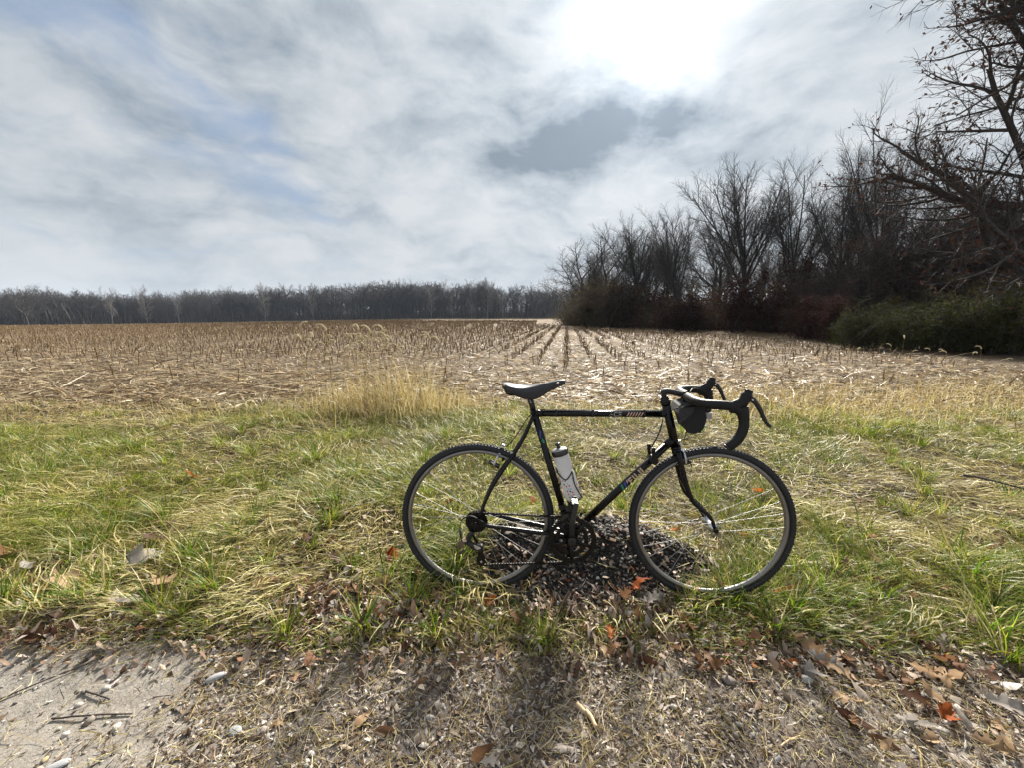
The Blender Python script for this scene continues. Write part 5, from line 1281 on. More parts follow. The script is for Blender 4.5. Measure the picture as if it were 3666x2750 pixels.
# bottle cage and bottle
bd = (SC-BB).normalized(); bn = Vector((bd.z, 0, -bd.x))    # along the seat tube, and away from it
B0 = mid(BB, SC, .282)+bn*.058; BL = .205
def bp(h, x, y=0): return B0+bd*h+bn*x+Vector((0, y, 0))
cgx = empty('bottle_cage', (0, 0, 0), bike)
wr = .0030
G().box(bp(.075, -.040), (.006, .018, .115), rmat('Y', -math.atan2(-bd.x, bd.z)*-1)).build('cage_spine', M['matblack'], cgx, False)
for s in (-1, 1):
    G().tube(cr([bp(.150, -.034, s*.010), bp(.130, -.034, s*.018), bp(.100, -.010, s*.0385), bp(.118, .018, s*.037), bp(.125, .026, s*.031), bp(.080, .022, s*.034), bp(.055, .024, s*.033), bp(.006, .034, s*.020), bp(-.006, .036, s*.012), bp(-.006, .034, 0)], 5), wr, 8).build('cage_wire', M['matblack'], cgx)
G().tube(cr([bp(-.006, .034, 0), bp(-.006, 0, 0), bp(-.006, -.034, 0)], 4), wr, 8).tube(cr([bp(-.006, .034, -.012), bp(-.006, .02, -.022), bp(-.006, 0, -.03), bp(-.006, -.032, -.014)], 4), wr, 8).build('cage_floor', M['matblack'], cgx)

bottle = empty('water_bottle'); bottle.matrix_world = BM
tag(bottle, 'frosted white water bottle with coloured confetti print in the frame', 'water bottle')
prof = [(.030, 0), (.0345, .004), (.0355, .012), (.0355, .108), (.0345, .116), (.0318, .126), (.0310, .132), (.0330, .142), (.0355, .148), (.0360, .154), (.0360, .194), (.0340, .200), (.028, .202)]
prof = [(.030, 0), (.0345, .003), (.0358, .010), (.0358, .110), (.0345, .118), (.0312, .128), (.0312, .134), (.0342, .146), (.0352, .155), (.0352, .200), (.034, .204), (.030, .206)]
def botl(prof, name, mat, parent, n=28): return G().lathe(prof, B0, tuple(bd), n).build(name, mat, parent)
botl(prof, 'bottle_body', M['bottle'], bottle)
lid = botl([(.0300, .200), (.0368, .203), (.0374, .207), (.0374, .220), (.0360, .224), (.0352, .2245)], 'lid', M['lid'], bottle)
botl([(.034, .2235), (.031, .2275), (.020, .2315), (.010, .2325)], 'lid_top', M['tagwhite'], lid)
botl([(.0105, .228), (.0085, .240), (.0085, .244), (.0125, .247), (.0125, .253), (.007, .256), (.003, .2565)], 'nozzle', M['lid'], lid, 16)
# confetti print: squares bent on the bottle's side
cn = Vector((0, -1, 0))
def patch(h, a, w, mat, rot45=True):
    g = G(); r = .0362; pts = [(w, 0), (0, w), (-w, 0), (0, -w)] if rot45 else [(w, w*.7), (-w, w*.7), (0, -w*.7)]
    V = []
    for x, z in pts+[(0, 0)]:
        t = R(a)+x/r; V.append(B0+bd*(h+z)+(cn*math.cos(t)+bn*math.sin(t))*r)
    n = len(pts); g.add(V, [(i, (i+1) % n, n) for i in range(n)]); g.build('print_square', M[mat], bottle, False)
grid = [(.092, -22, 'navy', 0), (.094, -40, 'red', 0), (.080, -12, 'teal', 1), (.078, -38, 'navy', 1), (.069, -24, 'red', 1), (.070, -4, 'red', 1), (.056, -16, 'teal', 1), (.055, 0, 'teal', 1), (.047, -28, 'red', 1), (.045, -8, 'navy', 1), (.038, 6, 'red', 1), (.033, -26, 'red', 1), (.026, -10, 'teal', 1), (.026, 8, 'red', 1), (.018, -24, 'navy', 0), (.095, 36, 'navy', 1), (.072, 58, 'teal', 1), (.060, 56, 'red', 1), (.046, 62, 'navy', 1), (.034, 66, 'navy', 1)]
for h, a, c, k in grid: patch(h, a, .0048, c, bool(k))

# handlebar bag
bag = empty('handlebar_bag'); bag.matrix_world = BM
tag(bag, 'dark grey cloth bag slung under the handlebar stem', 'bag')
def bag_mesh():
    sect = [(.848, .848), (.858, .866), (.895, .876), (.935, .872), (.950, .858), (.952, .825), (.945, .782), (.936, .766), (.915, .757), (.890, .756), (.876, .768), (.862, .800), (.851, .828)]
    g = G(); ys = [-.076, -.074, -.066, -.03, .03, .066, .074, .076]; n = len(sect); V = []; c = Vector((.915, 0, .815))
    for y in ys:
        k = .98 if abs(y) < .07 else (.97 if abs(y) < .075 else .90)
        for i, (x, z) in enumerate(sect):
            w = .004*math.sin(i*2.1+y*40); V.append((c.x+(x-c.x)*k+w, y, c.z+(z-c.z)*k+w*.7))
    F = [(j*n+i, j*n+(i+1) % n, (j+1)*n+(i+1) % n, (j+1)*n+i) for j in range(len(ys)-1) for i in range(n)]+[tuple(range(n-1, -1, -1)), tuple(range((len(ys)-1)*n, len(ys)*n))]
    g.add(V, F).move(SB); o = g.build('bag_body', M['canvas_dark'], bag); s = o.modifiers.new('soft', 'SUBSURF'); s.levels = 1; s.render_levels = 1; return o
bag_mesh()
fl = G(); V = []
fpts = [(.842, .842), (.852, .868), (.895, .884), (.940, .880), (.960, .862)]
for y in (-.082, .082):
    for x, z in fpts: V.append((x, y, z))
    for x, z in fpts: V.append((x, y*.97, z-.005))
n = len(fpts); F = []
for i in range(n-1): F += [(i, i+1, 2*n+i+1, 2*n+i), (n+i, n+i+1, 3*n+i+1, 3*n+i), (i, n+i, n+i+1, i+1), (2*n+i, 2*n+i+1, 3*n+i+1, 3*n+i)]
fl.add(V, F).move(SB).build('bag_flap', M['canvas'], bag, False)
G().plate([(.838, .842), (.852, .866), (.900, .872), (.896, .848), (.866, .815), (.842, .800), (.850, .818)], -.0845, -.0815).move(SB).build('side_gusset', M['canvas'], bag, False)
G().tube([Vector((.905, -.060, .885)), CL+Vector((.0, -.055, -.015))], [(.012, .003), (.012, .003)], 8, True, (0, 1, 0)).tube([Vector((.905, .060, .885)), CL+Vector((.0, .055, -.015))], [(.012, .003), (.012, .003)], 8, True, (0, 1, 0)).tube(cr([Vector((.825, -.015, .840)), Vector((.845, -.04, .856)), Vector((.880, -.080, .872))], 4), .0028, 6).move(SB).build('strap', M['canvas_dark'], bag)
G().box((.958, -.070, .834), (.026, .003, .026), rmat('Z', R(12))).move(SB).build('reflective_tag', M['tagwhite'], bag, False)
# ------------------------------------------------------------------ fallen leaves, stones, sticks, weeds, foxtails
OAK = [(0, .012), (.10, .03), (.18, .10), (.24, .20), (.29, .10), (.36, .09), (.44, .26), (.52, .30), (.53, .14), (.60, .11), (.70, .28), (.78, .26), (.77, .12), (.86, .14), (.92, .16), (.95, .07), (1.0, 0)]
MAPLE = [(0, .02), (.06, .10), (.02, .28), (.12, .26), (.18, .42), (.26, .36), (.36, .50), (.42, .38), (.44, .20), (.56, .30), (.62, .22), (.74, .24), (.78, .12), (.90, .10), (1.0, 0)]
PLAIN = [(0, .01), (.08, .06), (.2, .14), (.35, .20), (.5, .21), (.65, .18), (.8, .12), (.92, .05), (1.0, 0)]
def leaf_mesh(outline, seed, cup, bend, twist, wid=1.0):
    r = random.Random(seed); V, F = [], []; n = len(outline)
    def P(x, y):
        z = cup*abs(y)**1.5+bend*(x-.4)**2+twist*y*(x-.3)+.035*math.sin(9*x+seed)+.03*math.sin(14*y+seed*2)
        return (x-.45, y, z)
    for x, w in outline:
        a, b = w*wid*r.uniform(.85, 1.15), w*wid*r.uniform(.85, 1.15)
        V += [P(x, -a), P(x, -a*.5), P(x, 0), P(x, b*.5), P(x, b)]
    for i in range(n-1):
        for k in range(4): F.append((i*5+k, i*5+k+1, (i+1)*5+k+1, (i+1)*5+k))
    st = len(V)   # stalk
    for k, t in enumerate((0, .5, 1)): V += [(-.45-.28*t, -.006+.05*t*t, .03*t), (-.45-.28*t, .006+.05*t*t, .03*t)]
    F += [(st, st+1, st+3, st+2), (st+2, st+3, st+5, st+4)]
    me = bpy.data.meshes.new('leaf'); me.from_pydata(V, [], F); me.polygons.foreach_set('use_smooth', np.ones(len(F), bool)); me.update(); return me
LM = {}
for nm, ca, cb in (('tan', (.40, .25, .14), (.58, .42, .27)), ('brown', (.16, .085, .045), (.27, .15, .08)), ('rust', (.30, .065, .02), (.42, .14, .04)), ('red', (.26, .022, .014), (.36, .055, .02)), ('orange', (.50, .13, .02), (.55, .22, .05)), ('grey', (.36, .32, .29), (.50, .46, .42)), ('dark', (.075, .036, .022), (.13, .065, .038))):
    LM[nm] = mat_leafy('leaf_'+nm, tuple(v*.74 for v in ca), tuple(v*.74 for v in cb), .35, .5, 7)
LV = {}
def leaf_variant(shape, col, seed):
    k = (shape, col, seed % 4)
    if k not in LV:
        s = seed % 4; me = leaf_mesh({'oak': OAK, 'maple': MAPLE, 'plain': PLAIN}[shape], s+3, (.5, .9, -.5, 1.4)[s], (.5, -.35, .8, .25)[s], (.3, -.5, .1, .6)[s], (.95, .8, 1.0, .7)[s]); me.materials.append(LM[col]); LV[k] = me
    return LV[k]
def fallen(x, y, size, shape, col, seed, rot, tilt, lift, label, group=None):
    o = link('fallen_leaf', leaf_variant(shape, col, seed)); o.location = (x, y, hz(x, y)+lift); o.scale = (size,)*3
    o.rotation_euler = (R(tilt[0]), R(tilt[1]), R(rot)); tag(o, label, 'leaf', group); return o
def build_leaves():
    L = [  # px, py, size, shape, colour, seed, rot, tilt, lift, label
        (1408, 1985, .115, 'maple', 'red', 1, 80, (60, 10), .05, 'bright red leaf standing in the grass left of the rear wheel'),
        (1918, 1835, .105, 'maple', 'rust', 2, 20, (40, 20), .05, 'rust brown leaf seen through the right side of the rear wheel'),
        (1600, 1815, .085, 'oak', 'rust', 3, 40, (30, 0), .06, 'reddish leaf behind the upper left spokes of the rear wheel'),
        (2713, 1757, .075, 'maple', 'orange', 0, 130, (50, 20), .07, 'orange red leaf behind the upper right spokes of the front wheel'),
        (2662, 1915, .075, 'oak', 'orange', 1, 90, (60, 30), .05, 'orange leaf right of the front hub in the grass'),
        (2410, 1925, .06, 'plain', 'orange', 2, 10, (20, 0), .05, 'small orange leaf left of the front hub'),
        (2295, 2112, .13, 'oak', 'rust', 1, 200, (20, 10), .03, 'rusty curled oak leaf at the foot of the gravel heap'),
        (2235, 2145, .15, 'oak', 'brown', 3, 110, (35, 50), .05, 'long curled brown leaf standing up before the gravel heap'),
        (2330, 2160, .12, 'oak', 'grey', 0, 20, (10, 10), .02, 'pale upturned leaf between the gravel heap and front tyre'),
        (2440, 2140, .13, 'oak', 'tan', 2, 0, (0, 0), .02, 'tan leaf lying flat left under the front tyre'),
        (575, 2085, .12, 'maple', 'tan', 0, 160, (15, 0), .04, 'light tan maple leaf in the grass at lower left'),
        (520, 1995, .15, 'maple', 'grey', 1, 60, (35, 10), .06, 'large pale brown maple leaf propped up in the left grass'),
        (545, 1930, .12, 'oak', 'dark', 2, 40, (30, 40), .06, 'dark brown leaf above the pale maple leaf on the left'),
        (230, 2075, .12, 'maple', 'tan', 2, 90, (25, 10), .05, 'peach coloured maple leaf near the left side of the grass'),
        (160, 2110, .13, 'oak', 'rust', 1, 10, (5, 0), .03, 'reddish leaf beneath the peach maple leaf on the left'),
        (20, 1985, .15, 'maple', 'brown', 3, 120, (40, 20), .06, 'brown leaf cut by the left edge of the picture'),
        (95, 2030, .11, 'plain', 'grey', 0, 150, (15, 0), .05, 'whitish leaf at the left below the brown edge leaf'),
        (685, 1705, .12, 'maple', 'rust', 0, 140, (45, 10), .07, 'brown and cream leaf standing in the middle of the left grass'),
        (720, 2110, .10, 'oak', 'brown', 3, 70, (20, 50), .05, 'curled brown oak leaf right of the light tan maple leaf'),
        (470, 2150, .13, 'plain', 'grey', 1, 20, (10, 10), .03, 'grey weathered leaf at the grass edge on the left'),
        (950, 2095, .11, 'maple', 'tan', 3, 40, (25, 0), .03, 'tan leaf left of the big brown litter drift'),
        (1090, 1935, .12, 'oak', 'brown', 1, 60, (50, 0), .05, 'brown leaf upright in dry weeds left of the rear wheel'),
        (1215, 2000, .12, 'maple', 'dark', 0, 100, (35, 0), .04, 'dark brown leaf half hidden in shade above the litter drift'),
        (1350, 2090, .12, 'oak', 'tan', 0, 10, (10, 0), .03, 'cream oak leaf on the litter drift beside the rear tyre'),
        (1280, 2120, .11, 'oak', 'tan', 3, 130, (20, 10), .03, 'pinkish tan leaf in the middle of the litter drift'),
        (1600, 2150, .10, 'oak', 'brown', 2, 0, (15, 10), .02, 'red-brown leaf in front of the rear tyre'),
        (1740, 2165, .09, 'oak', 'rust', 0, 30, (15, 0), .02, 'rusty leaf lying right of the rear tyre contact'),
        (1790, 2333, .075, 'plain', 'tan', 0, 65, (20, 0), .012, 'single pale tan leaf on the path below the bottom bracket'),
        (1850, 2215, .11, 'oak', 'brown', 1, -35, (10, 30), .03, 'long brown leaf in the grass fringe below the cranks'),
        (1715, 2680, .085, 'plain', 'brown', 2, 50, (40, 20), .018, 'folded brown leaf at the bottom of the path'),
        (1760, 2705, .085, 'oak', 'grey', 1, 10, (15, 10), .010, 'grey ragged leaf tucked under the folded brown one'),
        (2890, 2300, .13, 'oak', 'tan', 0, -50, (30, 20), .03, 'long tan leaf at the grass edge right of the front wheel'),
        (2940, 2350, .12, 'oak', 'grey', 3, -40, (10, 10), .02, 'holed pale brown leaf just below the long tan leaf'),
        (2650, 2295, .09, 'plain', 'brown', 1, 20, (15, 0), .02, 'small curled brown leaf on the path edge below the front tyre'),
        (2590, 2290, .08, 'plain', 'tan', 3, 70, (35, 0), .02, 'cup shaped tan leaf left of the small curled brown leaf'),
        (2545, 2165, .11, 'plain', 'dark', 0, -30, (20, 10), .03, 'dark leaf lying directly below the front tyre'),
        (2470, 2240, .10, 'oak', 'brown', 0, 80, (30, 20), .03, 'forked brown leaf below left of the front tyre'),
        (3000, 2380, .12, 'oak', 'tan', 1, -35, (15, 0), .02, 'flat tan leaf between the long tan leaf and the right corner'),
        (3330, 2390, .14, 'oak', 'tan', 2, -30, (10, 0), .02, 'pinkish tan leaf beside the large grass tuft at right'),
        (3290, 2480, .13, 'oak', 'dark', 1, -25, (12, 10), .02, 'dark red-brown leaf on the path near the right corner'),
        (3390, 2530, .085, 'maple', 'rust', 3, 30, (20, 0), .02, 'rusty brown leaf right of the dark red-brown one'),
        (3050, 2555, .095, 'plain', 'dark', 2, -40, (25, 10), .012, 'narrow dark leaf on the bare path at right'),
        (3160, 2640, .075, 'plain', 'brown', 0, -30, (15, 10), .010, 'brown leaf low on the right side of the path'),
        (3600, 2500, .12, 'oak', 'grey', 0, -35, (10, 5), .02, 'cream coloured leaf at the far right edge of the path'),
        (3540, 2640, .10, 'oak', 'tan', 3, -30, (10, 0), .015, 'tan leaf in the bottom right corner litter'),
        (3180, 2100, .11, 'maple', 'dark', 2, 30, (40, 10), .05, 'dark leaf clump in the grass right of the front wheel'),
        (3130, 1990, .11, 'maple', 'tan', 1, 60, (30, 10), .06, 'pale brown leaf on the grass upper right of the front tyre'),
        (3260, 2130, .10, 'oak', 'brown', 3, 60, (20, 40), .04, 'curled brown leaf beside the dark leaf clump'),
        (2800, 2120, .09, 'oak', 'orange', 2, 10, (20, 0), .04, 'orange leaf just right of where the front tyre meets the grass'),
        (2625, 2050, .10, 'oak', 'dark', 1, 30, (25, 10), .03, 'dark brown leaf seen through the lower front spokes'),
        (2570, 2100, .10, 'maple', 'brown', 0, 90, (60, 10), .04, 'brown leaf upright behind the bottom of the front rim'),
        (2060, 1420, .10, 'maple', 'tan', 2, 20, (20, 0), .03, 'pale leaf in the stubble just right of the saddle nose'),
        (3560, 1950, .10, 'oak', 'brown', 2, 20, (20, 0), .05, 'brown leaf in dark grass near the right edge'),
        (990, 2570, .06, 'oak', 'tan', 1, 20, (10, 0), .008, 'small peach leaf scrap on the path at left'),
        (1290, 2560, .08, 'plain', 'tan', 1, 60, (10, 0), .010, 'narrow tan leaf fragment on the path below the rear wheel'),
        (1370, 2600, .07, 'plain', 'brown', 3, 0, (10, 0), .010, 'curled brown strip on the path below the narrow tan fragment'),
        (120, 2275, .16, 'oak', 'dark', 3, 5, (5, 0), .02, 'long dark curled leaf along the sandy edge at far left')]
    for i, (px, py, sz, sh, col, sd, rot, tilt, lift, lab) in enumerate(L):
        p = on_ground(px, py, lift); fallen(p.x, p.y, sz, sh, col, sd, rot, tilt, lift, lab)
    rnd = random.Random(17)
    for (g, lab, n, bx, cols) in (('tan leaves of the drift left of the rear wheel', 'tan curled leaf in the litter drift left of the rear wheel', 46, (-.95, -.30, 1.40, 1.66), ('tan', 'tan', 'grey', 'brown')),
                                  ('brown leaves along the foot of the grass', 'brown curled leaf at the foot of the grass below the front wheel', 38, (.30, 1.65, 1.18, 1.46), ('brown', 'tan', 'rust', 'grey', 'dark')),
                                  ('leaves in the bottom right litter', 'tan oak leaf in the drifted litter at the lower right', 34, (1.05, 1.95, .82, 1.22), ('tan', 'tan', 'grey', 'brown')),
                                  ('brown leaves lying in the left grass', 'brown leaf caught in the grass at the left', 34, (-2.6, -.6, 1.45, 2.6), ('brown', 'tan', 'dark', 'rust')),
                                  ('brown leaves lying in the right grass', 'brown leaf caught in the grass at the right', 28, (1.1, 3.4, 1.45, 2.7), ('brown', 'tan', 'dark', 'rust'))):
        for i in range(n):
            x = rnd.uniform(bx[0], bx[1]); y = rnd.uniform(bx[2], bx[3])
            fallen(x, y, rnd.uniform(.045, .085), rnd.choice(('oak', 'oak', 'maple', 'plain')), rnd.choice(cols), rnd.randrange(4), rnd.uniform(0, 360), (rnd.gauss(0, 22), rnd.gauss(0, 22)), rnd.uniform(.008, .03), lab, g)
build_leaves()

def build_stones():
    S = [(780, 2412, .032, (.42, .42, .43), 1.9, 'flat pale grey stone on the path edge left of centre'), (548, 2308, .020, (.40, .41, .43), 1, 'pale stone standing at the sandy edge under the grass'), (750, 2355, .014, (.24, .26, .29), 1, 'small blue-grey stone above the flat pale one'),
         (838, 2598, .022, (.36, .38, .41), 1.5, 'blue-grey pointed stone in the lower left litter'), (200, 2715, .022, (.40, .41, .42), 1.6, 'grey stone at the bottom left corner of the sand'), (1115, 2680, .016, (.42, .41, .39), 1, 'upper rounded pebble of the trio near the bottom'), (1090, 2715, .015, (.45, .43, .40), 1, 'lower pebble of the trio near the bottom'),
         (825, 2725, .016, (.42, .40, .37), 1, 'rounded pebble at the bottom edge left of the trio'), (155, 2695, .012, (.50, .40, .22), 1, 'yellowish pebble near the bottom left corner'), (1910, 2412, .013, (.20, .21, .23), 1.2, 'dark grey pebble on the path below the pale tan leaf'), (1765, 2350, .010, (.40, .40, .41), 1, 'light pebble left of the pale tan leaf'),
         (2940, 2405, .015, (.42, .40, .38), 1.2, 'pale brown stone right of centre on the path'), (3060, 2565, .017, (.34, .33, .31), 1.1, 'grey pebble touching the narrow dark leaf'), (2785, 2690, .018, (.46, .45, .44), 1.6, 'smooth white stone in the lower right of the path'), (2490, 2700, .014, (.42, .41, .40), 1, 'pale stone low on the path right of the stick'),
         (2545, 2520, .010, (.5, .49, .47), 1, 'tiny white pebble right of the pale stick'), (2025, 2330, .011, (.42, .41, .39), 1, 'light pebble in the dark gravel below the front brake'), (2120, 2365, .013, (.16, .16, .17), 1, 'dark stone in litter below the gravel heap'), (1675, 2150, .020, (.5, .5, .51), 1.2, 'white angular stone touching the rear tyre'),
         (1680, 2200, .017, (.36, .37, .39), 1.3, 'upper grey stone of the pile below the rear tyre'), (1660, 2195, .013, (.34, .35, .37), 1, 'left grey stone of the pile below the rear tyre'), (1690, 2215, .012, (.4, .41, .43), 1.2, 'lowest grey stone of the pile below the rear tyre'), (2440, 1955, .032, (.20, .17, .14), 1, 'brown lump on the heap behind the front spokes')]
    rng = np.random.default_rng(77)
    for px, py, r, c, el, lab in S:
        p = on_ground(px, py, .005); me = bpy.data.meshes.new('stone')
        V, F, _ = stones(np.zeros((1, 3)), np.array([1.0]), rng, np.zeros((1, 3))); me.from_pydata([tuple(v) for v in V], [], [tuple(f) for f in F])
        o = link('stone', me, mat_plain('stone', tuple(v*.75 for v in c), .85, 0, .25, 90, .4)); s = o.modifiers.new('round', 'SUBSURF'); s.levels = 2; s.render_levels = 2
        r *= .78; o.scale = (r*el, r*.95, r*.7); o.location = (p.x, p.y, hz(p.x, p.y)+r*.28); o.rotation_euler = (rng.uniform(-.2, .2), rng.uniform(-.2, .2), rng.uniform(0, 3.1) if el < 1.4 else .35); tag(o, lab, 'stone')
build_stones()

def stick(name, pts_px, r, mat, label, cat, lift=.006, bow=.0, sides=8):
    P = [on_ground(px, py) for px, py in pts_px]; P = [Vector((p.x, p.y, hz(p.x, p.y)+lift)) for p in P]
    path = cr(P, 4) if len(P) > 2 else [P[0].lerp(P[1], t/5) for t in range(6)]
    rr = random.Random(len(label)); path = [p+Vector((rr.gauss(0, r*.25), rr.gauss(0, r*.25), rr.gauss(0, r*.15)+bow*math.sin(PI*i/(len(path)-1)))) for i, p in enumerate(path)]
    o = G().tube(path, [r*(1.05-.35*i/len(path)) for i in range(len(path))], sides).build(name, mat); tag(o, label, cat); return o
stick('stick', [(2062, 2508), (2100, 2545), (2140, 2598)], .0085, M['pale_wood'], 'thick pale stick lying on the path below the front wheel', 'stick', .010)
for pts, r, m, lab in (([(-40, 2505), (150, 2430), (330, 2362)], .0026, 'darktwig', 'long dark twig across the sandy patch at far left'), ([(180, 2558), (330, 2548), (470, 2540)], .0028, 'darktwig', 'dark twig lying level across the lower sand'), ([(300, 2462), (350, 2480), (390, 2488)], .003, 'darktwig', 'short dark twig at the right side of the sand'), ([(520, 2590), (650, 2480), (750, 2385)], .0016, 'drystem', 'thin straw stem crossing the flat pale stone'), ([(670, 2570), (705, 2500), (735, 2445)], .0022, 'drystem', 'short straw stem below the flat pale stone'), ([(1615, 2400), (1660, 2360), (1735, 2340)], .0022, 'wood', 'thin grey twig on the path below the rear wheel'), ([(1470, 2360), (1560, 2450), (1900, 2585), (2040, 2630)], .0016, 'wood', 'long thin twig trailing diagonally over the path centre'), ([(1770, 2345), (1830, 2420), (1860, 2450)], .0020, 'wood', 'grey twig slanting down from the pale tan leaf'), ([(1720, 2500), (1755, 2560), (1770, 2600)], .003, 'wood', 'short grey twig in the litter at path centre'), ([(2870, 2560), (2950, 2575), (3100, 2610)], .002, 'darktwig', 'thin dark twig under the narrow dark leaf'), ([(2730, 2620), (2745, 2680), (2750, 2720)], .002, 'drystem', 'straw piece standing near the bottom right of the path'), ([(2780, 2672), (2820, 2645), (2870, 2618)], .0028, 'pale_wood', 'short pale stick near the smooth white stone'), ([(3290, 2640), (3300, 2700), (3310, 2760)], .0028, 'drystem', 'forked straw stem near the bottom right'), ([(1100, 2585), (1280, 2578), (1420, 2545)], .0016, 'darktwig', 'thin dark twig below the curled brown strip'), ([(3440, 1742), (3520, 1760), (3680, 1800)], .008, 'darktwig', 'dark fallen branch in the grass at the right edge')):
    stick('twig', pts, r, M[m], lab, 'twig', .004 if r < .005 else .10, .004)
# weathered stump behind the rear wheel
def build_stump():
    p = on_ground(1640, 2062); g = G(); n = 12; top = Vector((.035, .02, .135)); V = []
    rr = random.Random(8); k0 = [rr.uniform(.8, 1.2) for _ in range(n)]
    for j, t in enumerate((0, .25, .5, .8, 1)):
        for i in range(n):
            a = 2*PI*i/n; r = (.052-.022*t)*k0[i]*rr.uniform(.93, 1.07)
            V.append((top.x*t+r*math.cos(a)*1.2, top.y*t+r*math.sin(a), top.z*t-.03+(.02*rr.uniform(-1, 1) if j == 4 else 0)))
    F = [(j*n+i, j*n+(i+1) % n, (j+1)*n+(i+1) % n, (j+1)*n+i) for j in range(4) for i in range(n)]+[tuple(range(4*n, 5*n))]
    o = g.add(V, F).build('wood_stump', M['wood']); o.location = (p.x, p.y+.05, hz(p.x, p.y)); tag(o, 'short weathered wood stump behind the rear wheel spokes', 'stump')
build_stump()

# ---- foxtails: stem with a drooping seed head
def fox_mesh(seed):
    r = random.Random(seed); H = 1.0; lean = r.uniform(.03, .10); az = 0
    stem = [(lean*t*t*.6, 0, t) for t in (0, .25, .5, .75, .9, 1.0)]
    arch = r.uniform(.7, 1.9); Lh = r.uniform(.13, .19); n = 9; p = Vector(stem[-1]); pts = [p]
    for k in range(n):
        th = .25+arch*1.25*(k/(n-1)); p = p+Vector((math.sin(th), 0, math.cos(th)))*(Lh/n); pts.append(p)
    V, F = tubes_np(np.array([stem]), np.array([[.0028, .0026, .0024, .0021, .0018, .0015]]), 5)
    leaves = ribbons(np.array([(0, 0, .2), (0, 0, .42), (.01, 0, .6)]), np.array([r.uniform(0, 6.2) for _ in range(3)]), np.array([.3, .4, .3]), np.array([2.4, 2.6, 2.2]), np.array([.26, .24, .18]), np.array([.009, .008, .007]), 5, np.zeros((3, 3)), floor=False)
    V, F2, _ = join_parts([(V, F), leaves[:2]]); st = new_mesh('foxtail_stem', V, F2, True); st.materials.append(M['drystem'])
    m = len(pts); rad = [.004]+[.0098]*(m-4)+[.0085, .0065, .002]
    hv = np.array([[tuple(q) for q in pts]]); V, F = tubes_np(hv, np.array([rad]), 7)
    rng = np.random.default_rng(seed); nb = 420; i = rng.integers(0, m-1, nb); f = rng.random(nb)[:, None]; A = np.array([tuple(q) for q in pts]); P = A[i]*(1-f)+A[i+1]*f; T = A[i+1]-A[i]; T /= np.linalg.norm(T, axis=1, keepdims=True)
    d = rng.normal(0, 1, (nb, 3)); d -= T*(d*T).sum(1, keepdims=True); d /= np.linalg.norm(d, axis=1, keepdims=True); d = d*.85+T*.5; s = np.cross(d, T); s /= np.linalg.norm(s, axis=1, keepdims=True)+1e-9
    Lb = rng.uniform(.010, .020, nb)[:, None]; a = P+s*.0011; b = P-s*.0011; c = P+d*Lb
    Vb = np.stack([a, b, c], 1).reshape(-1, 3); Fb = np.arange(nb*3).reshape(-1, 3)
    V, F2, _ = join_parts([(V, F), (Vb, Fb)]); hd = new_mesh('foxtail_head', V, F2); hd.materials.append(M['seedhead']); return st, hd
FX = [fox_mesh(300+i) for i in range(7)]
def foxtail(x, y, h, rz, label, group, tilt=(0, 0)):
    i = int(abs(x*1000)+abs(y*700)) % 7
    t = empty('foxtail', (x, y, hz(x, y)-.01)); t.rotation_euler = (tilt[0], tilt[1], rz); k = h/1.04; t.scale = (max(.8, k), max(.8, k), k); tag(t, label, 'foxtail', group)
    link('stem', FX[i][0], None, t); link('seed_head', FX[i][1], None, t)
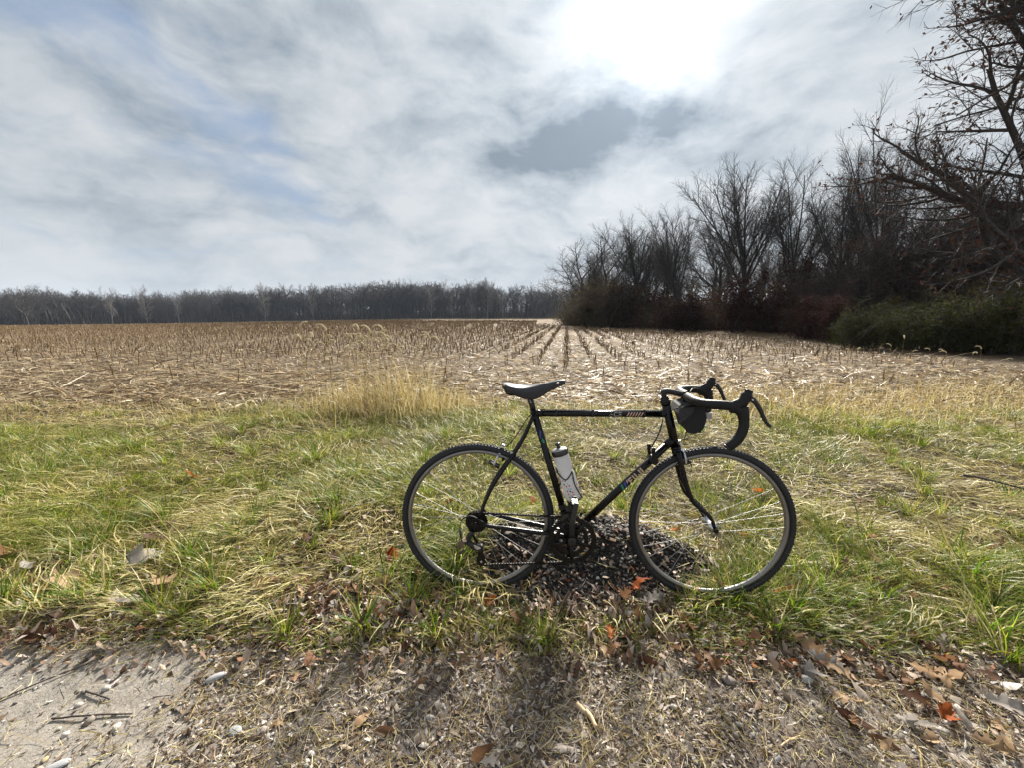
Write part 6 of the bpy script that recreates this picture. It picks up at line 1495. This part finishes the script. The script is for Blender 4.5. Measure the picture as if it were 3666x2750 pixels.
def build_fox():
    rnd = random.Random(23)
    g = 'foxtails in the golden clump left of the saddle'; lab = 'drooping pale foxtail head in the golden clump left of the saddle'
    spec = [(1072, 1157, 'highest foxtail at the left of the golden clump, against the far field'), (1172, 1168, 'second high foxtail from the left, standing alone'), (1300, 1163, 'high foxtail leftmost of the trio above the golden clump'), (1328, 1176, 'middle foxtail of the high trio above the golden clump'), (1372, 1165, 'right foxtail of the high trio above the golden clump'), (1358, 1184, 'bushy foxtail just below the high trio'), (1478, 1200, 'foxtail with curved head near the right of the clump'), (1525, 1198, 'rightmost high foxtail of the golden clump'), (1565, 1212, 'lowest right foxtail bending towards the saddle')]
    pos = [(a, b) for a, b, _ in spec]
    for px, py in [(1063, 1200), (1113, 1195), (1085, 1203), (1145, 1197), (1120, 1213), (1205, 1193), (1235, 1201), (1255, 1207), (1288, 1194), (1262, 1217), (1310, 1200), (1317, 1205), (1350, 1215), (1370, 1212), (1405, 1210), (1400, 1194), (1418, 1208), (1180, 1222), (1217, 1228), (1175, 1215), (1290, 1215), (1305, 1225), (1320, 1235), (1345, 1240), (1395, 1240), (1385, 1232), (1500, 1235), (1510, 1228), (1240, 1245), (1270, 1250), (1130, 1255), (1160, 1262), (1430, 1255), (1460, 1262), (1330, 1262), (1290, 1270), (1390, 1268), (1200, 1268), (1100, 1270), (1520, 1262), (1480, 1245), (1440, 1235), (1060, 1300), (1130, 1300), (1280, 1300), (1360, 1300), (1420, 1300), (1200, 1310), (1090, 1330), (1240, 1330)]: pos.append((px, py))
    for i, (px, py) in enumerate(pos):
        Y = rnd.uniform(4.6, 5.5); p = at_Y(px, py, Y); h = p.z-hz(p.x, p.y)
        foxtail(p.x, p.y, max(.3, h), rnd.choice((0, PI, .6, -.5, 2.5, PI+.5))+rnd.gauss(0, .3), spec[i][2] if i < len(spec) else lab, None if i < len(spec) else g, (rnd.gauss(0, .04), rnd.gauss(0, .05)))
    g2 = 'foxtails before the wood at the right'; lab2 = 'pale foxtail head against the dark shrubs at the right'
    for i, (px, py) in enumerate([(3045, 1248), (3070, 1243), (3240, 1203), (3200, 1232), (3262, 1252), (3380, 1250), (3395, 1255), (3336, 1247), (3525, 1240), (3570, 1285), (3600, 1280), (3560, 1300), (3575, 1335), (3480, 1258), (3215, 1305), (3080, 1340), (2400, 1225), (2440, 1225), (2520, 1205), (2530, 1225), (2365, 1240), (2470, 1235), (2640, 1240)]):
        Y = rnd.uniform(6.0, 8.0); p = at_Y(px, py, Y); foxtail(p.x, p.y, max(.3, p.z-hz(p.x, p.y)), rnd.uniform(0, 6.28), lab2 if px > 2900 else 'pale foxtail head in the stubble above the handlebar', g2 if px > 2900 else 'foxtails in the stubble above the handlebar')
build_fox()

# ---- dead forbs: thin dark stems with side twigs
def weed_mesh(seed):
    rng = np.random.default_rng(seed); r = random.Random(seed); P, Q = [], []
    main = [np.array((0, 0, -.01))]; d = np.array((r.gauss(0, .12), r.gauss(0, .12), 1.))
    for k in range(6): main.append(main[-1]+d/np.linalg.norm(d)*.17); d = d+rng.normal(0, .12, 3)
    P.append(main); Q.append([.0030, .0027, .0024, .0021, .0018, .0014, .0009])
    for k in range(15):
        i = r.randrange(1, 6); s = main[i]+(main[i+1]-main[i])*r.random() if i < 6 else main[i]; a = r.uniform(0, 6.28); dd = np.array((math.cos(a), math.sin(a), r.uniform(.5, 1.3))); dd /= np.linalg.norm(dd); b = [s]; l = r.uniform(.06, .2)
        for j in range(6): b.append(b[-1]+dd*l/6); dd = dd+rng.normal(0, .08, 3)
        P.append(b); Q.append([.0016, .0015, .0013, .0012, .001, .0009, .0007])
    V, F = tubes_np(np.array(P), np.array(Q), 4); st = new_mesh('weed_stem', V, F); st.materials.append(M['darktwig'])
    A = np.array(P).reshape(-1, 3); q = A[rng.integers(0, len(A), 60)]; q = q[q[:, 2] > .2]+rng.normal(0, .008, (len(q[q[:, 2] > .2]), 3)); V, F = leaf_quads(q, .013, rng); se = new_mesh('weed_husk', V, F); se.materials.append(LM['dark']); return st, se
WD = [weed_mesh(400+i) for i in range(5)]
def build_weeds():
    rnd = random.Random(41); g = 'dead dark weeds standing in the verge'
    spots = [(1140, 1540, .28), (1165, 1550, .24), (1290, 1520, .26), (1310, 1500, .30), (1385, 1530, .22), (1480, 1530, .28), (1240, 1560, .2), (905, 1480, .25), (660, 1500, .25), (690, 1410, .30), (720, 1400, .25), (980, 1560, .24), (1090, 1600, .2), (2160, 1530, .3), (2090, 1540, .28), (2130, 1560, .3), (2050, 1560, .25), (2230, 1560, .26), (2900, 1560, .3), (2935, 1580, .3), (2980, 1560, .28), (3320, 1600, .35), (3360, 1610, .3), (3290, 1580, .3), (3480, 1560, .38), (3620, 1560, .45), (3640, 1600, .42), (3580, 1530, .38), (2060, 1480, .35), (2075, 1470, .3), (3100, 1700, .28), (3200, 1760, .25), (3060, 1850, .2), (3400, 1850, .26), (60, 1860, .2), (30, 1900, .2), (850, 1900, .18), (1020, 1950, .17), (1100, 2000, .18), (3230, 1900, .22), (3120, 1830, .24), (2880, 1780, .22), (3500, 1950, .24), (2800, 1420, .35), (2850, 1360, .4), (3120, 1440, .42), (3130, 1470, .36)]
    for i, (px, py, h) in enumerate(spots):
        p = on_ground(px, py); st, se = WD[i % 5]; t = empty('dead_weed', (p.x, p.y, hz(p.x, p.y))); t.rotation_euler = (rnd.gauss(0, .08), rnd.gauss(0, .08), rnd.uniform(0, 6.28)); t.scale = (h,)*3
        tag(t, 'thin dark dead weed standing among the verge grass', 'weed', g); link('stem', st, None, t); link('dry_husks', se, None, t)
build_weeds()
print('objects', len(scene.objects))
